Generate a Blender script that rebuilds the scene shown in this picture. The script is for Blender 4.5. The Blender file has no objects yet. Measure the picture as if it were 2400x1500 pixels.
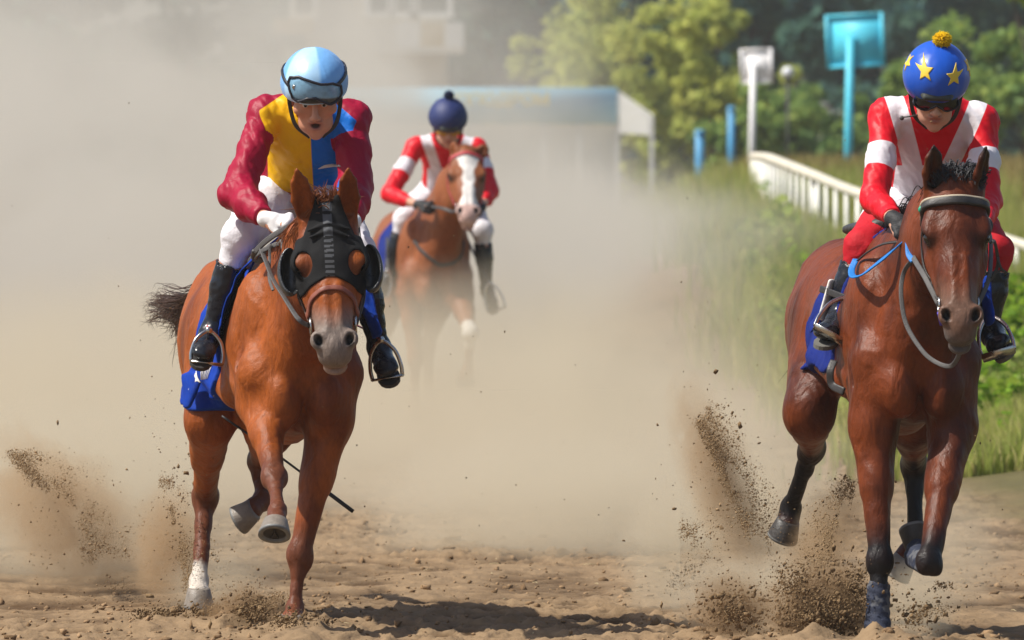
import bpy, bmesh, math, random
import numpy as np
from mathutils import Vector

rng = np.random.default_rng(7)
random.seed(7)
PI = math.pi

# ------------------------------------------------------------------ camera, world, sun, exposure
HC = 1.78                       # camera height, a long lens beside the track
F = 18000.0                     # focal length in units of 1/2400 of the picture width
PITCH = math.atan(350.0 / F)
sc = bpy.context.scene
cam_d = bpy.data.cameras.new('camera')
cam_d.sensor_width = 36.0
cam_d.lens = F / 2400.0 * 36.0
cam_d.clip_start = 0.5
cam_d.clip_end = 2000.0
cam_d.dof.use_dof = True
cam_d.dof.focus_distance = 29.4
cam_d.dof.aperture_fstop = 7.0
cam = bpy.data.objects.new('camera', cam_d)
sc.collection.objects.link(cam)
cam.location = (0, 0, HC)
cam.rotation_euler = (PI / 2 - PITCH, 0, 0)
sc.camera = cam

SUN_EL, SUN_AZ = math.radians(54), math.radians(-101)   # azimuth from +Y (away from the camera), negative = picture left
world = bpy.data.worlds.new('World')
sc.world = world
world.use_nodes = True
wn = world.node_tree
wn.nodes.clear()
w_out = wn.nodes.new('ShaderNodeOutputWorld')
w_bg = wn.nodes.new('ShaderNodeBackground')
w_sky = wn.nodes.new('ShaderNodeTexSky')
w_sky.sky_type = 'NISHITA'
w_sky.sun_disc = False
w_sky.sun_elevation = SUN_EL
w_sky.sun_rotation = SUN_AZ
w_sky.dust_density = 2.0
w_bg.inputs['Strength'].default_value = 0.10
wn.links.new(w_sky.outputs[0], w_bg.inputs['Color'])
wn.links.new(w_bg.outputs[0], w_out.inputs['Surface'])

sun_d = bpy.data.lights.new('sun', 'SUN')
sun_d.energy = 5.0
sun_d.angle = math.radians(0.6)
sun_d.color = (1.0, 0.95, 0.86)
sun = bpy.data.objects.new('sun', sun_d)
sc.collection.objects.link(sun)
SUNV = Vector((math.sin(SUN_AZ) * math.cos(SUN_EL), math.cos(SUN_AZ) * math.cos(SUN_EL), math.sin(SUN_EL)))
sun.rotation_euler = (-SUNV).to_track_quat('-Z', 'Y').to_euler()

sc.view_settings.view_transform = 'Standard'
sc.view_settings.look = 'None'
sc.view_settings.exposure = 0.24
sc.view_settings.gamma = 1.0
sc.view_settings.use_curve_mapping = False
sc.cycles.volume_bounces = 2
sc.cycles.max_bounces = 8
sc.cycles.diffuse_bounces = 3
sc.cycles.glossy_bounces = 3
sc.cycles.transparent_max_bounces = 12
sc.cycles.volume_step_rate = 0.9
sc.cycles.volume_max_steps = 128
sc.cycles.use_denoising = True
sc.cycles.sample_clamp_indirect = 6.0

V = lambda *a: np.array(a, float)
_c, _s = math.cos(PITCH), math.sin(PITCH)
def at(px, py, D):
    """The point of the place that lies D metres down the track and shows at pixel (px, py) of the 2400 x 1500 photograph."""
    u, v = (px - 1200) / F, (750 - py) / F
    d = V(u, _c + v * _s, -_s + v * _c)
    return d * (D / d[1]) + V(0, 0, HC)
def first_hit(shape, px, py, D0, D1, n=260):
    """Where the line of sight through a pixel first meets a shape between two distances."""
    Ds = np.linspace(D0, D1, n); P = np.array([at(px, py, D) for D in Ds]); f = shape.at(P)
    k = np.argmax(f < 0)
    return P[k] if (f < 0).any() else None
# ------------------------------------------------------------------ shapes as distance fields, meshed by surface nets
def unit(a):
    a = np.asarray(a, float)
    return a / (np.linalg.norm(a) + 1e-12)
def perp(a, n):
    n = unit(n); a = np.asarray(a, float)
    return unit(a - n * a.dot(n))
def lerp(a, b, t): return a + (b - a) * t

def _h(ix, iy, iz, seed):
    n = (ix * 73856093) ^ (iy * 19349663) ^ (iz * 83492791) ^ (seed * 2654435)
    n = (n ^ (n >> 13)) * 1274126177
    n &= 0x7fffffff
    n = ((n ^ (n >> 11)) * 668265263) & 0x7fffffff
    return (n & 0xffff).astype(np.float32) / 32767.5 - 1.0
def noise3(X, Y, Z, seed=0):
    X, Y, Z = np.broadcast_arrays(X, Y, Z)
    fx, fy, fz = np.floor(X), np.floor(Y), np.floor(Z)
    ix, iy, iz = fx.astype(np.int64), fy.astype(np.int64), fz.astype(np.int64)
    tx, ty, tz = X - fx, Y - fy, Z - fz
    tx, ty, tz = (t * t * (3 - 2 * t) for t in (tx, ty, tz))
    r = 0
    for a in (0, 1):
        wa = tx if a else 1 - tx
        for b in (0, 1):
            wb = ty if b else 1 - ty
            for c in (0, 1):
                wc = tz if c else 1 - tz
                r = r + wa * wb * wc * _h(ix + a, iy + b, iz + c, seed)
    return r

class Cone:
    """Round cone from a to b; radii are numbers or (width, height) pairs, width measured along side."""
    def __init__(s, a, b, ra, rb, side=None):
        s.a, s.b = np.asarray(a, float), np.asarray(b, float)
        if side is None:
            s.side = None; s.ra, s.rb = float(ra), float(rb); m = max(ra, rb)
        else:
            w = unit(s.b - s.a); s.u = perp(side, w); s.v = np.cross(w, s.u); s.w = w; s.side = 1
            s.ra = ra if isinstance(ra, tuple) else (ra, ra)
            s.rb = rb if isinstance(rb, tuple) else (rb, rb)
            m = max(s.ra + s.rb)
        s.lo = np.minimum(s.a, s.b) - m; s.hi = np.maximum(s.a, s.b) + m
    def d(s, X, Y, Z):
        ab = s.b - s.a; L2 = ab.dot(ab) + 1e-12
        qx, qy, qz = X - s.a[0], Y - s.a[1], Z - s.a[2]
        t = np.clip((qx * ab[0] + qy * ab[1] + qz * ab[2]) / L2, 0, 1)
        qx = qx - t * ab[0]; qy = qy - t * ab[1]; qz = qz - t * ab[2]
        if s.side is None:
            return np.sqrt(qx * qx + qy * qy + qz * qz) - (s.ra + (s.rb - s.ra) * t)
        W = s.ra[0] + (s.rb[0] - s.ra[0]) * t; H = s.ra[1] + (s.rb[1] - s.ra[1]) * t
        M = np.minimum(W, H)
        a = (qx * s.u[0] + qy * s.u[1] + qz * s.u[2]) / W
        b = (qx * s.v[0] + qy * s.v[1] + qz * s.v[2]) / H
        c = (qx * s.w[0] + qy * s.w[1] + qz * s.w[2]) / M
        k0 = np.sqrt(a * a + b * b + c * c)
        k1 = np.sqrt((a / W) ** 2 + (b / H) ** 2 + (c / M) ** 2)
        return k0 * (k0 - 1) / (k1 + 1e-6)
class Ell:
    def __init__(s, c, r, R=None):
        s.c = np.asarray(c, float); s.r = r
        s.R = np.eye(3) if R is None else np.array([unit(x) for x in R])
        m = np.sqrt(((s.R * np.array(r)[:, None]) ** 2).sum(0))
        s.lo, s.hi = s.c - m, s.c + m
    def d(s, X, Y, Z):
        q = (X - s.c[0], Y - s.c[1], Z - s.c[2])
        k0 = k1 = 0
        for i in range(3):
            a = (q[0] * s.R[i, 0] + q[1] * s.R[i, 1] + q[2] * s.R[i, 2]) / s.r[i]
            k0 = k0 + a * a; k1 = k1 + (a / s.r[i]) ** 2
        k0 = np.sqrt(k0); k1 = np.sqrt(k1)
        return k0 * (k0 - 1) / (k1 + 1e-6)
class Half:
    """Half space behind the plane through c with outward normal n."""
    lo = V(-1e9, -1e9, -1e9); hi = V(1e9, 1e9, 1e9)
    def __init__(s, c, n): s.c = np.asarray(c, float); s.n = unit(n)
    def d(s, X, Y, Z): return (X - s.c[0]) * s.n[0] + (Y - s.c[1]) * s.n[1] + (Z - s.c[2]) * s.n[2]
class Fn:
    def __init__(s, f, lo=None, hi=None):
        s.f = f; s.lo = Half.lo if lo is None else lo; s.hi = Half.hi if hi is None else hi
    def d(s, X, Y, Z): return s.f(X, Y, Z)

class Shape:
    def __init__(s): s.ops = []
    def add(s, p, k=0.02): s.ops.append(('u', p, k)); return s
    def sub(s, p, k=0.01): s.ops.append(('s', p, k)); return s
    def keep(s, p, k=0.004): s.ops.append(('i', p, k)); return s
    def disp(s, f): s.ops.append(('d', f, 0)); return s
    def cone(s, a, b, ra, rb, k=0.02, side=None): return s.add(Cone(a, b, ra, rb, side), k)
    def ell(s, c, r, k=0.02, R=None): return s.add(Ell(c, r, R), k)
    def copy(s):
        q = Shape(); q.ops = list(s.ops); return q
    @staticmethod
    def _mix(o, f, d, k):
        if o == 'u':
            h = np.maximum(k - np.abs(f - d), 0) / k
            return np.minimum(f, d) - h * h * (k * 0.25)
        if o == 's': d = -d
        h = np.maximum(k - np.abs(f - d), 0) / k
        return np.maximum(f, d) + h * h * (k * 0.25)
    def field(s, lo, hi, h):
        ax = [np.arange(lo[i], hi[i] + h, h, dtype=np.float32) for i in range(3)]
        Fd = np.full([len(a) for a in ax], 0.5, np.float32)
        for o, p, k in s.ops:
            if o == 'd':
                Fd += p(ax[0][:, None, None], ax[1][None, :, None], ax[2][None, None, :]).astype(np.float32); continue
            if o == 'i': sl = [slice(None)] * 3
            else:
                m = k + 2.5 * h
                sl = [slice(max(0, int(np.searchsorted(ax[i], p.lo[i] - m))), int(np.searchsorted(ax[i], p.hi[i] + m))) for i in range(3)]
                if any(q.stop is not None and q.stop <= q.start for q in sl): continue
            sl = tuple(sl)
            d = p.d(ax[0][sl[0]][:, None, None], ax[1][sl[1]][None, :, None], ax[2][sl[2]][None, None, :])
            Fd[sl] = s._mix(o, Fd[sl], d, k)
        return ax, Fd
    def at(s, P):
        P = np.atleast_2d(np.asarray(P, float)); X, Y, Z = P[:, 0], P[:, 1], P[:, 2]
        f = np.full(len(P), 0.5)
        for o, p, k in s.ops:
            f = f + p(X, Y, Z) if o == 'd' else s._mix(o, f, p.d(X, Y, Z), k)
        return f
    def grad(s, P, e=0.004):
        P = np.atleast_2d(np.asarray(P, float)); g = np.zeros_like(P)
        for i in range(3):
            q = np.zeros(3); q[i] = e
            g[:, i] = s.at(P + q) - s.at(P - q)
        return g / (np.linalg.norm(g, axis=1, keepdims=True) + 1e-9)
    def snap(s, P, off=0.0, n=8):
        P = np.atleast_2d(np.asarray(P, float)).copy()
        for _ in range(n): P -= s.grad(P) * (s.at(P) - off)[:, None] * 0.8
        return P
    def mesh(s, h, lo=None, hi=None, smooth=2):
        if lo is None:
            b = [(p.lo, p.hi) for o, p, k in s.ops if o == 'u']
            lo = np.min([x[0] for x in b], 0) - 3 * h; hi = np.max([x[1] for x in b], 0) + 3 * h
        ax, Fd = s.field(lo, hi, h)
        Fd[0] = Fd[-1] = 0.5; Fd[:, 0] = Fd[:, -1] = 0.5; Fd[:, :, 0] = Fd[:, :, -1] = 0.5
        return nets(ax, Fd, h, smooth)

def nets(ax, Fd, h, smooth=2):
    S = Fd < 0
    nx, ny, nz = Fd.shape
    c = np.zeros((nx - 1, ny - 1, nz - 1), np.uint8)
    for i in (0, 1):
        for j in (0, 1):
            for k in (0, 1):
                c += S[i:nx - 1 + i, j:ny - 1 + j, k:nz - 1 + k]
    act = np.argwhere((c > 0) & (c < 8))
    idx = -np.ones(c.shape, np.int64); idx[tuple(act.T)] = np.arange(len(act))
    acc = np.zeros((len(act), 3)); cnt = np.zeros(len(act))
    cor = [(i, j, k) for i in (0, 1) for j in (0, 1) for k in (0, 1)]
    for a in cor:
        for b in cor:
            if sum(b) - sum(a) == 1 and sum(abs(x - y) for x, y in zip(a, b)) == 1:
                fa = Fd[act[:, 0] + a[0], act[:, 1] + a[1], act[:, 2] + a[2]]
                fb = Fd[act[:, 0] + b[0], act[:, 1] + b[1], act[:, 2] + b[2]]
                m = (fa < 0) != (fb < 0)
                t = np.where(m, fa / np.where(m, fa - fb, 1), 0)
                for q in range(3): acc[:, q] += np.where(m, a[q] + (b[q] - a[q]) * t, 0)
                cnt += m
    P = (act + acc / cnt[:, None]) * h + np.array([ax[0][0], ax[1][0], ax[2][0]])
    faces = []
    for axis in range(3):
        A = [slice(None)] * 3; B = [slice(None)] * 3
        A[axis] = slice(0, -1); B[axis] = slice(1, None)
        e = np.argwhere(S[tuple(A)] != S[tuple(B)])
        u, v = [(1, 2), (2, 0), (0, 1)][axis]
        e = e[(e[:, u] > 0) & (e[:, v] > 0) & (e[:, u] < Fd.shape[u] - 1) & (e[:, v] < Fd.shape[v] - 1)]
        ins = S[tuple(e.T)]
        def g(du, dv):
            q = e.copy(); q[:, u] -= du; q[:, v] -= dv
            return idx[tuple(q.T)]
        Q = np.stack([g(1, 1), g(0, 1), g(0, 0), g(1, 0)], 1)
        Q[~ins] = Q[~ins][:, ::-1]
        faces.append(Q)
    Q = np.concatenate(faces)
    Q = Q[(Q >= 0).all(1)]
    E = np.concatenate([Q[:, [0, 1]], Q[:, [1, 2]], Q[:, [2, 3]], Q[:, [3, 0]]])
    E = np.concatenate([E, E[:, ::-1]])
    for it in range(smooth):
        for lam in (0.55, -0.45):
            s_ = np.zeros_like(P); n_ = np.bincount(E[:, 0], minlength=len(P))
            for q in range(3): s_[:, q] = np.bincount(E[:, 0], weights=P[E[:, 1], q], minlength=len(P))
            P = P + lam * (s_ / np.maximum(n_, 1)[:, None] - P)
    return P, Q

# ------------------------------------------------------------------ mesh objects
WORLD = {}
def base_of(o): return WORLD.get(o.name, V(0, 0, 0)) if o is not None else V(0, 0, 0)
def empty(name, loc, label=None, cat=None, group=None):
    o = bpy.data.objects.new(name, None); sc.collection.objects.link(o)
    o.location = tuple(loc); WORLD[o.name] = np.array(loc, float)
    tag(o, label, cat, group)
    return o
def tag(o, label=None, cat=None, group=None, kind=None):
    if label: o['label'] = label
    if cat: o['category'] = cat
    if group: o['group'] = group
    if kind: o['kind'] = kind
    return o
def obj(name, P, Fc, m, parent=None, smooth=True, masks=None, loc=None):
    """One mesh object from world-space points; faces are an (n, 4) or (n, 3) array or a list of tuples."""
    P = np.asarray(P, float)
    off = base_of(parent)
    org = off if parent is not None else (np.asarray(loc, float) if loc is not None else V(0, 0, 0))
    me = bpy.data.meshes.new(name)
    if isinstance(Fc, np.ndarray):
        n, k = Fc.shape
        me.vertices.add(len(P)); me.vertices.foreach_set('co', (P - org).astype(np.float32).ravel())
        me.loops.add(n * k); me.loops.foreach_set('vertex_index', Fc.astype(np.int32).ravel())
        me.polygons.add(n); me.polygons.foreach_set('loop_start', np.arange(0, n * k, k, dtype=np.int32))
        try: me.polygons.foreach_set('loop_total', np.full(n, k, np.int32))
        except Exception: pass
        me.update(calc_edges=True); me.validate()
    else:
        me.from_pydata([tuple(p) for p in P - org], [], Fc); me.update()
    if smooth: me.polygons.foreach_set('use_smooth', np.ones(len(me.polygons), bool))
    for k, a in (masks or {}).items():
        at_ = me.attributes.new(k, 'FLOAT', 'POINT'); at_.data.foreach_set('value', np.asarray(a, np.float32))
    o = bpy.data.objects.new(name, me); sc.collection.objects.link(o)
    if m is not None: me.materials.append(m)
    if parent is not None:
        o.parent = parent; WORLD[o.name] = off.copy()
    else:
        o.location = tuple(org); WORLD[o.name] = np.array(org, float)
    return o

class MB:
    """Collects simple pieces into one mesh."""
    def __init__(s): s.P = []; s.F = []; s.n = 0
    def put(s, P, Fc):
        s.P.append(np.asarray(P, float)); s.F += [tuple(int(i) + s.n for i in f) for f in Fc]; s.n += len(P)
        return s
    def build(s, name, m, parent=None, smooth=True, loc=None, masks=None):
        return obj(name, np.concatenate(s.P), s.F, m, parent, smooth, masks, loc)
    def box(s, c, hx, hy, hz, X=(1, 0, 0), Y=(0, 1, 0), Z=(0, 0, 1), bev=0.0):
        c = np.asarray(c, float); X, Y, Z = unit(X), unit(Y), unit(Z)
        if bev <= 0:
            P = [c + X * a * hx + Y * b * hy + Z * d * hz for a in (-1, 1) for b in (-1, 1) for d in (-1, 1)]
            return s.put(P, [(0, 1, 3, 2), (4, 6, 7, 5), (0, 4, 5, 1), (2, 3, 7, 6), (0, 2, 6, 4), (1, 5, 7, 3)])
        bm = bmesh.new(); bmesh.ops.create_cube(bm, size=2)
        for v in bm.verts: v.co = (v.co.x * hx, v.co.y * hy, v.co.z * hz)
        bmesh.ops.bevel(bm, geom=bm.edges[:], offset=bev, segments=2, affect='EDGES')
        bm.verts.index_update()
        P = [c + X * v.co.x + Y * v.co.y + Z * v.co.z for v in bm.verts]
        Fc = [[v.index for v in f.verts] for f in bm.faces]; bm.free()
        return s.put(P, Fc)
    def tube(s, pts, r, n=8, up=None, caps=True, flat=None):
        """Tube along points; r is a number, list or (width, thickness) via flat."""
        pts = np.asarray(pts, float); m = len(pts)
        r = np.full(m, r) if np.isscalar(r) else np.asarray(r, float)
        T = np.gradient(pts, axis=0); T /= np.linalg.norm(T, axis=1, keepdims=True) + 1e-9
        u0 = V(0, 0, 1) if up is None else np.asarray(up, float)
        P = []
        prev = None
        for i in range(m):
            ui = up[i] if (up is not None and np.ndim(up) == 2) else (u0 if prev is None or up is not None else prev)
            v = ui - T[i] * ui.dot(T[i])
            if np.linalg.norm(v) < 1e-3: v = V(1, 0.3, 0) - T[i] * T[i].dot(V(1, 0.3, 0))
            v = unit(v); w = np.cross(T[i], v); prev = v
            for j in range(n):
                a = 2 * PI * (j + 0.5) / n
                x, y = math.cos(a), math.sin(a)
                if flat is not None:     # rounded rectangle: v is the thin direction
                    p = 0.45
                    x = math.copysign(abs(x) ** p, x) * flat; y = math.copysign(abs(y) ** p, y)
                P.append(pts[i] + r[i] * (v * x + w * y))
        Fc = [(i * n + j, i * n + (j + 1) % n, (i + 1) * n + (j + 1) % n, (i + 1) * n + j) for i in range(m - 1) for j in range(n)]
        if caps: Fc += [tuple(range(n))[::-1], tuple((m - 1) * n + j for j in range(n))]
        return s.put(P, Fc)
    def lathe(s, c, axis, prof, n=20, ref=(1, 0, 0)):
        c = np.asarray(c, float); w = unit(axis); u = perp(ref, w); v = np.cross(w, u)
        P = [c + w * z + (u * math.cos(2 * PI * j / n) + v * math.sin(2 * PI * j / n)) * r for r, z in prof for j in range(n)]
        m = len(prof)
        Fc = [(i * n + j, i * n + (j + 1) % n, (i + 1) * n + (j + 1) % n, (i + 1) * n + j) for i in range(m - 1) for j in range(n)]
        return s.put(P, Fc)
    def ball(s, c, r, n=12, R=None):
        c = np.asarray(c, float); r = np.array([r] * 3 if np.isscalar(r) else r, float)
        R = np.eye(3) if R is None else np.array(R)
        P = []; m = n // 2 + 1
        for i in range(m):
            th = PI * (i + 0.02) / (m - 1 + 0.04)
            for j in range(n):
                q = V(math.sin(th) * math.cos(2 * PI * j / n), math.sin(th) * math.sin(2 * PI * j / n), math.cos(th)) * r
                P.append(c + q @ R)
        Fc = [(i * n + j, (i + 1) * n + j, (i + 1) * n + (j + 1) % n, i * n + (j + 1) % n) for i in range(m - 1) for j in range(n)]
        return s.put(P, Fc)

def spline(pts, n=8):
    """Catmull-Rom through the points."""
    p = np.asarray(pts, float)
    if len(p) < 3:
        return np.array([lerp(p[0], p[1], t) for t in np.linspace(0, 1, n + 1)])
    q = np.vstack([2 * p[0] - p[1], p, 2 * p[-1] - p[-2]])
    out = []
    for i in range(1, len(q) - 2):
        for t in np.linspace(0, 1, n, endpoint=False):
            a, b, c, d = q[i - 1:i + 3]
            out.append(0.5 * (2 * b + (c - a) * t + (2 * a - 5 * b + 4 * c - d) * t * t + (3 * b - a - 3 * c + d) * t ** 3))
    out.append(p[-1])
    return np.array(out)

# ------------------------------------------------------------------ materials
def srgb(r, g, b):
    f = lambda c: (c / 255 / 12.92) if c <= 10 else ((c / 255 + 0.055) / 1.055) ** 2.4
    return (f(r), f(g), f(b))
def mat(name, col, rough=0.6, layers=(), var=0.12, vscale=9.0, bump=0.0, bscale=60.0, spec=0.4, metal=0.0, sheen=0.0, coat=0.0, trans=0.0, hue=None, stretch=None, crisp=0.0015, bump2=None):
    m = bpy.data.materials.new(name); m.use_nodes = True
    nt = m.node_tree; N = nt.nodes; L = nt.links
    b = N['Principled BSDF']
    b.inputs['Roughness'].default_value = rough
    b.inputs['Specular IOR Level'].default_value = spec
    b.inputs['Metallic'].default_value = metal
    b.inputs['Sheen Weight'].default_value = sheen
    b.inputs['Coat Weight'].default_value = coat
    b.inputs['Coat Roughness'].default_value = 0.15
    tc = N.new('ShaderNodeTexCoord'); src = tc.outputs['Object']
    if stretch:
        mp = N.new('ShaderNodeMapping'); mp.inputs['Scale'].default_value = stretch
        L.new(src, mp.inputs[0]); src = mp.outputs[0]
    def rgbnode(c):
        n = N.new('ShaderNodeRGB'); n.outputs[0].default_value = (*c, 1); return n.outputs[0]
    cur = rgbnode(col)
    if hue:
        n = N.new('ShaderNodeTexNoise'); n.inputs['Scale'].default_value = hue[1]; n.inputs['Detail'].default_value = 4
        L.new(src, n.inputs['Vector'])
        r = N.new('ShaderNodeMapRange'); r.inputs['From Min'].default_value = hue[2]; r.inputs['From Max'].default_value = hue[3]
        L.new(n.outputs['Fac'], r.inputs['Value'])
        x = N.new('ShaderNodeMix'); x.data_type = 'RGBA'
        L.new(r.outputs[0], x.inputs['Factor']); L.new(cur, x.inputs[6]); x.inputs[7].default_value = (*hue[0], 1)
        cur = x.outputs[2]
    for attr, c, w in layers:
        a = N.new('ShaderNodeAttribute'); a.attribute_name = attr
        r = N.new('ShaderNodeMapRange'); w = w or crisp
        r.inputs['From Min'].default_value = -w; r.inputs['From Max'].default_value = w
        L.new(a.outputs['Fac'], r.inputs['Value'])
        x = N.new('ShaderNodeMix'); x.data_type = 'RGBA'
        L.new(r.outputs[0], x.inputs['Factor']); L.new(cur, x.inputs[6]); x.inputs[7].default_value = (*c, 1)
        cur = x.outputs[2]
    if var > 0:
        n = N.new('ShaderNodeTexNoise'); n.inputs['Scale'].default_value = vscale; n.inputs['Detail'].default_value = 6
        n.inputs['Roughness'].default_value = 0.62
        L.new(src, n.inputs['Vector'])
        r = N.new('ShaderNodeMapRange'); r.inputs['From Min'].default_value = 0.25; r.inputs['From Max'].default_value = 0.75
        r.inputs['To Min'].default_value = 1 - var; r.inputs['To Max'].default_value = 1 + var
        L.new(n.outputs['Fac'], r.inputs['Value'])
        x = N.new('ShaderNodeMix'); x.data_type = 'RGBA'; x.blend_type = 'MULTIPLY'; x.inputs['Factor'].default_value = 1
        L.new(cur, x.inputs[6]); L.new(r.outputs[0], x.inputs[7]); cur = x.outputs[2]
        rr = N.new('ShaderNodeMapRange'); rr.inputs['To Min'].default_value = max(rough - 0.12, 0.05); rr.inputs['To Max'].default_value = min(rough + 0.12, 1)
        L.new(n.outputs['Fac'], rr.inputs['Value']); L.new(rr.outputs[0], b.inputs['Roughness'])
    L.new(cur, b.inputs['Base Color'])
    if bump > 0:
        n = N.new('ShaderNodeTexNoise'); n.inputs['Scale'].default_value = bscale; n.inputs['Detail'].default_value = 5
        L.new(src, n.inputs['Vector'])
        p = N.new('ShaderNodeBump'); p.inputs['Strength'].default_value = bump; p.inputs['Distance'].default_value = 0.01
        L.new(n.outputs['Fac'], p.inputs['Height']); L.new(p.outputs[0], b.inputs['Normal'])
        if bump2:
            n2 = N.new('ShaderNodeTexNoise'); n2.inputs['Scale'].default_value = bump2[0]; n2.inputs['Detail'].default_value = 3; n2.inputs['Distortion'].default_value = bump2[3] if len(bump2) > 3 else 0.0
            L.new(src, n2.inputs['Vector'])
            p2 = N.new('ShaderNodeBump'); p2.inputs['Strength'].default_value = bump2[1]; p2.inputs['Distance'].default_value = bump2[2]
            L.new(n2.outputs['Fac'], p2.inputs['Height']); L.new(p2.outputs[0], p.inputs['Normal'])
    if trans > 0:
        t = N.new('ShaderNodeBsdfTranslucent'); L.new(cur, t.inputs['Color'])
        s_ = N.new('ShaderNodeMixShader'); s_.inputs[0].default_value = trans
        L.new(b.outputs[0], s_.inputs[1]); L.new(t.outputs[0], s_.inputs[2]); L.new(s_.outputs[0], N['Material Output'].inputs['Surface'])
    return m
M = {}
M['frog'] = mat('frog', (.035, .028, .022), .8, bump=.3)
M['horse_eye'] = mat('horse_eye', (.012, .008, .006), .08, var=0, spec=.6)
HOOF_SOLE = (.05, .043, .036)
M['hoof_pale'] = mat('hoof_pale', (.20, .17, .14), .5, [('m_sole', HOOF_SOLE, .2), ('m_shoe', (.16, .16, .155), .2)], .25, 30, .2, 90)
M['hoof_dark'] = mat('hoof_dark', (.045, .04, .037), .5, [('m_sole', HOOF_SOLE, .2), ('m_shoe', (.16, .16, .155), .2)], .25, 30, .2, 90)
def coat(name, base, dark, layers, rough=.46):
    return mat(name, base, rough, layers, .26, 75, .20, 260, spec=.20, bump2=(13, .40, .030, 1.0), stretch=(1, 1, .45), hue=(dark, 5.0, .42, .62))
M['chestnut'] = coat('chestnut_coat', (.30, .074, .012), (.16, .036, .008),
    [('m_leg', (.13, .040, .018), .04), ('m_muzzle', (.20, .155, .13), .05), ('m_pink', (.30, .20, .16), .02), ('m_nost', (.012, .01, .01), .006), ('m_sock', (.56, .50, .43), .014)])
M['bay'] = coat('bay_coat', (.165, .036, .009), (.070, .016, .006),
    [('m_leg', (.010, .0085, .009), .06), ('m_muzzle', (.14, .075, .05), .05), ('m_lip', (.10, .085, .08), .02), ('m_nost', (.010, .009, .009), .006), ('m_ear', (.02, .012, .009), .01)], .42)
M['blaze'] = coat('blazed_coat', (.25, .082, .030), (.19, .055, .02),
    [('m_leg', (.17, .06, .028), .05), ('m_blaze', (.74, .70, .66), .006), ('m_pink', (.50, .33, .29), .02), ('m_nost', (.02, .015, .015), .006), ('m_sock', (.7, .67, .62), .012)])
M['hair_chestnut'] = mat('chestnut_hair', (.22, .075, .028), .5, var=.25, vscale=40)
M['hair_dark'] = mat('dark_tail_hair', (.055, .040, .036), .5, var=.3, vscale=30)
M['hair_tail'] = mat('brown_tail_hair', (.085, .045, .030), .5, var=.3, vscale=30)
M['hair_black'] = mat('black_hair', (.022, .022, .027), .45, var=.3, vscale=30)
M['leather_dark'] = mat('dark_leather', (.035, .032, .031), .5, var=.2, vscale=30, bump=.15, bscale=150)
M['leather_grey'] = mat('grey_rubber_rein', (.085, .080, .078), .6, var=.2, vscale=40, bump=.3, bscale=220)
M['leather_red'] = mat('red_brown_leather', (.22, .065, .04), .5, var=.2, vscale=40, bump=.1, bscale=150)
M['leather_tan'] = mat('brown_leather', (.10, .055, .035), .5, var=.2, vscale=40)
M['red_webbing'] = mat('red_webbing', (.42, .05, .06), .6, var=.1)
M['steel'] = mat('steel', (.55, .54, .52), .25, metal=1.0, var=.1, vscale=30)
M['blue_rein'] = mat('blue_rubber_rein', (.012, .17, .52), .5, var=.12, vscale=25, bump=.25, bscale=200)
M['hood'] = mat('black_hood_fabric', (.010, .010, .011), .8, [('m_tape', (.085, .088, .095), .001)], .2, 18, .3, 420, spec=.2)
M['blinker'] = mat('blinker_cup', (.028, .030, .032), .3, var=.15, vscale=20, spec=.5)
def skin(name, c): return mat(name, c, .5, [('m_lip', (.36, .13, .10), .004), ('m_brow', (.07, .04, .025), .004), ('m_mouth', (.03, .008, .006), .002)], .10, 40, .08, 300, spec=.35)
M['skin'] = skin('skin', (.56, .26, .165))
M['skin_b'] = skin('skin_tan', (.56, .30, .21))
M['eye_white'] = mat('eye_white', (.62, .58, .55), .2, var=0)
M['iris'] = mat('iris', (.02, .015, .012), .15, var=0)
M['breeches'] = mat('white_breeches', (.72, .70, .74), .7, var=.05, vscale=12, bump=.15, bscale=120, spec=.2, bump2=(12, .25, .03, 1.0))
M['breeches_red'] = mat('white_breeches_with_red_knee', (.72, .70, .74), .7, [('m_red', (.46, .010, .020), .003)], .06, 12, .15, 120, spec=.2, bump2=(12, .25, .03, 1.0))
M['boot'] = mat('black_boot_leather', (.012, .014, .020), .25, var=.25, vscale=14, spec=.35, bump=.12, bscale=50)
M['boot_sole'] = mat('boot_sole', (.035, .033, .032), .6, var=.3, vscale=20)
M['boot_sole_grey'] = mat('grey_boot_sole', (.13, .125, .11), .75, var=.2, vscale=20)
M['glove_white'] = mat('white_glove', (.78, .77, .76), .7, var=.05, bump=.1, bscale=160)
M['glove_black'] = mat('black_glove', (.020, .021, .024), .65, var=.3, bump=.2, bscale=160)
M['helmet_shell'] = mat('helmet_shell', (.045, .050, .045), .5, var=.3, vscale=40)
M['silks_a'] = mat('crimson_yellow_blue_silks', (.31, .003, .030), .50, [('m_yellow', (.86, .47, .003), 0), ('m_blue', (.003, .15, .62), 0)], .08, 8, .10, 90, spec=.22, bump2=(9, .30, .03, .8))
M['silks_b'] = mat('red_white_silks', (.66, .006, .018), .48, [('m_white', (.74, .70, .74), 0)], .06, 8, .1, 80, spec=.22, bump2=(10, .22, .03, .8))
M['cap_sky'] = mat('sky_blue_cap_cover', (.17, .42, .80), .42, [('m_pale', (.40, .64, .88), .004)], .05, 12, .06, 60, spec=.5, sheen=.1)
M['cap_royal'] = mat('royal_blue_cap_cover', (.010, .085, .50), .32, var=.08, vscale=10, spec=.5)
M['cap_navy'] = mat('navy_cap_cover', (.020, .032, .125), .55, var=.1)
M['star'] = mat('yellow_star', (.80, .55, .05), .5, var=.06)
M['yellow_wool'] = mat('yellow_wool', (.98, .72, .02), .8, var=.12, vscale=30, trans=.45)
M['navy_wool'] = mat('navy_wool', (.016, .022, .075), .8, var=.2, vscale=30)
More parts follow.
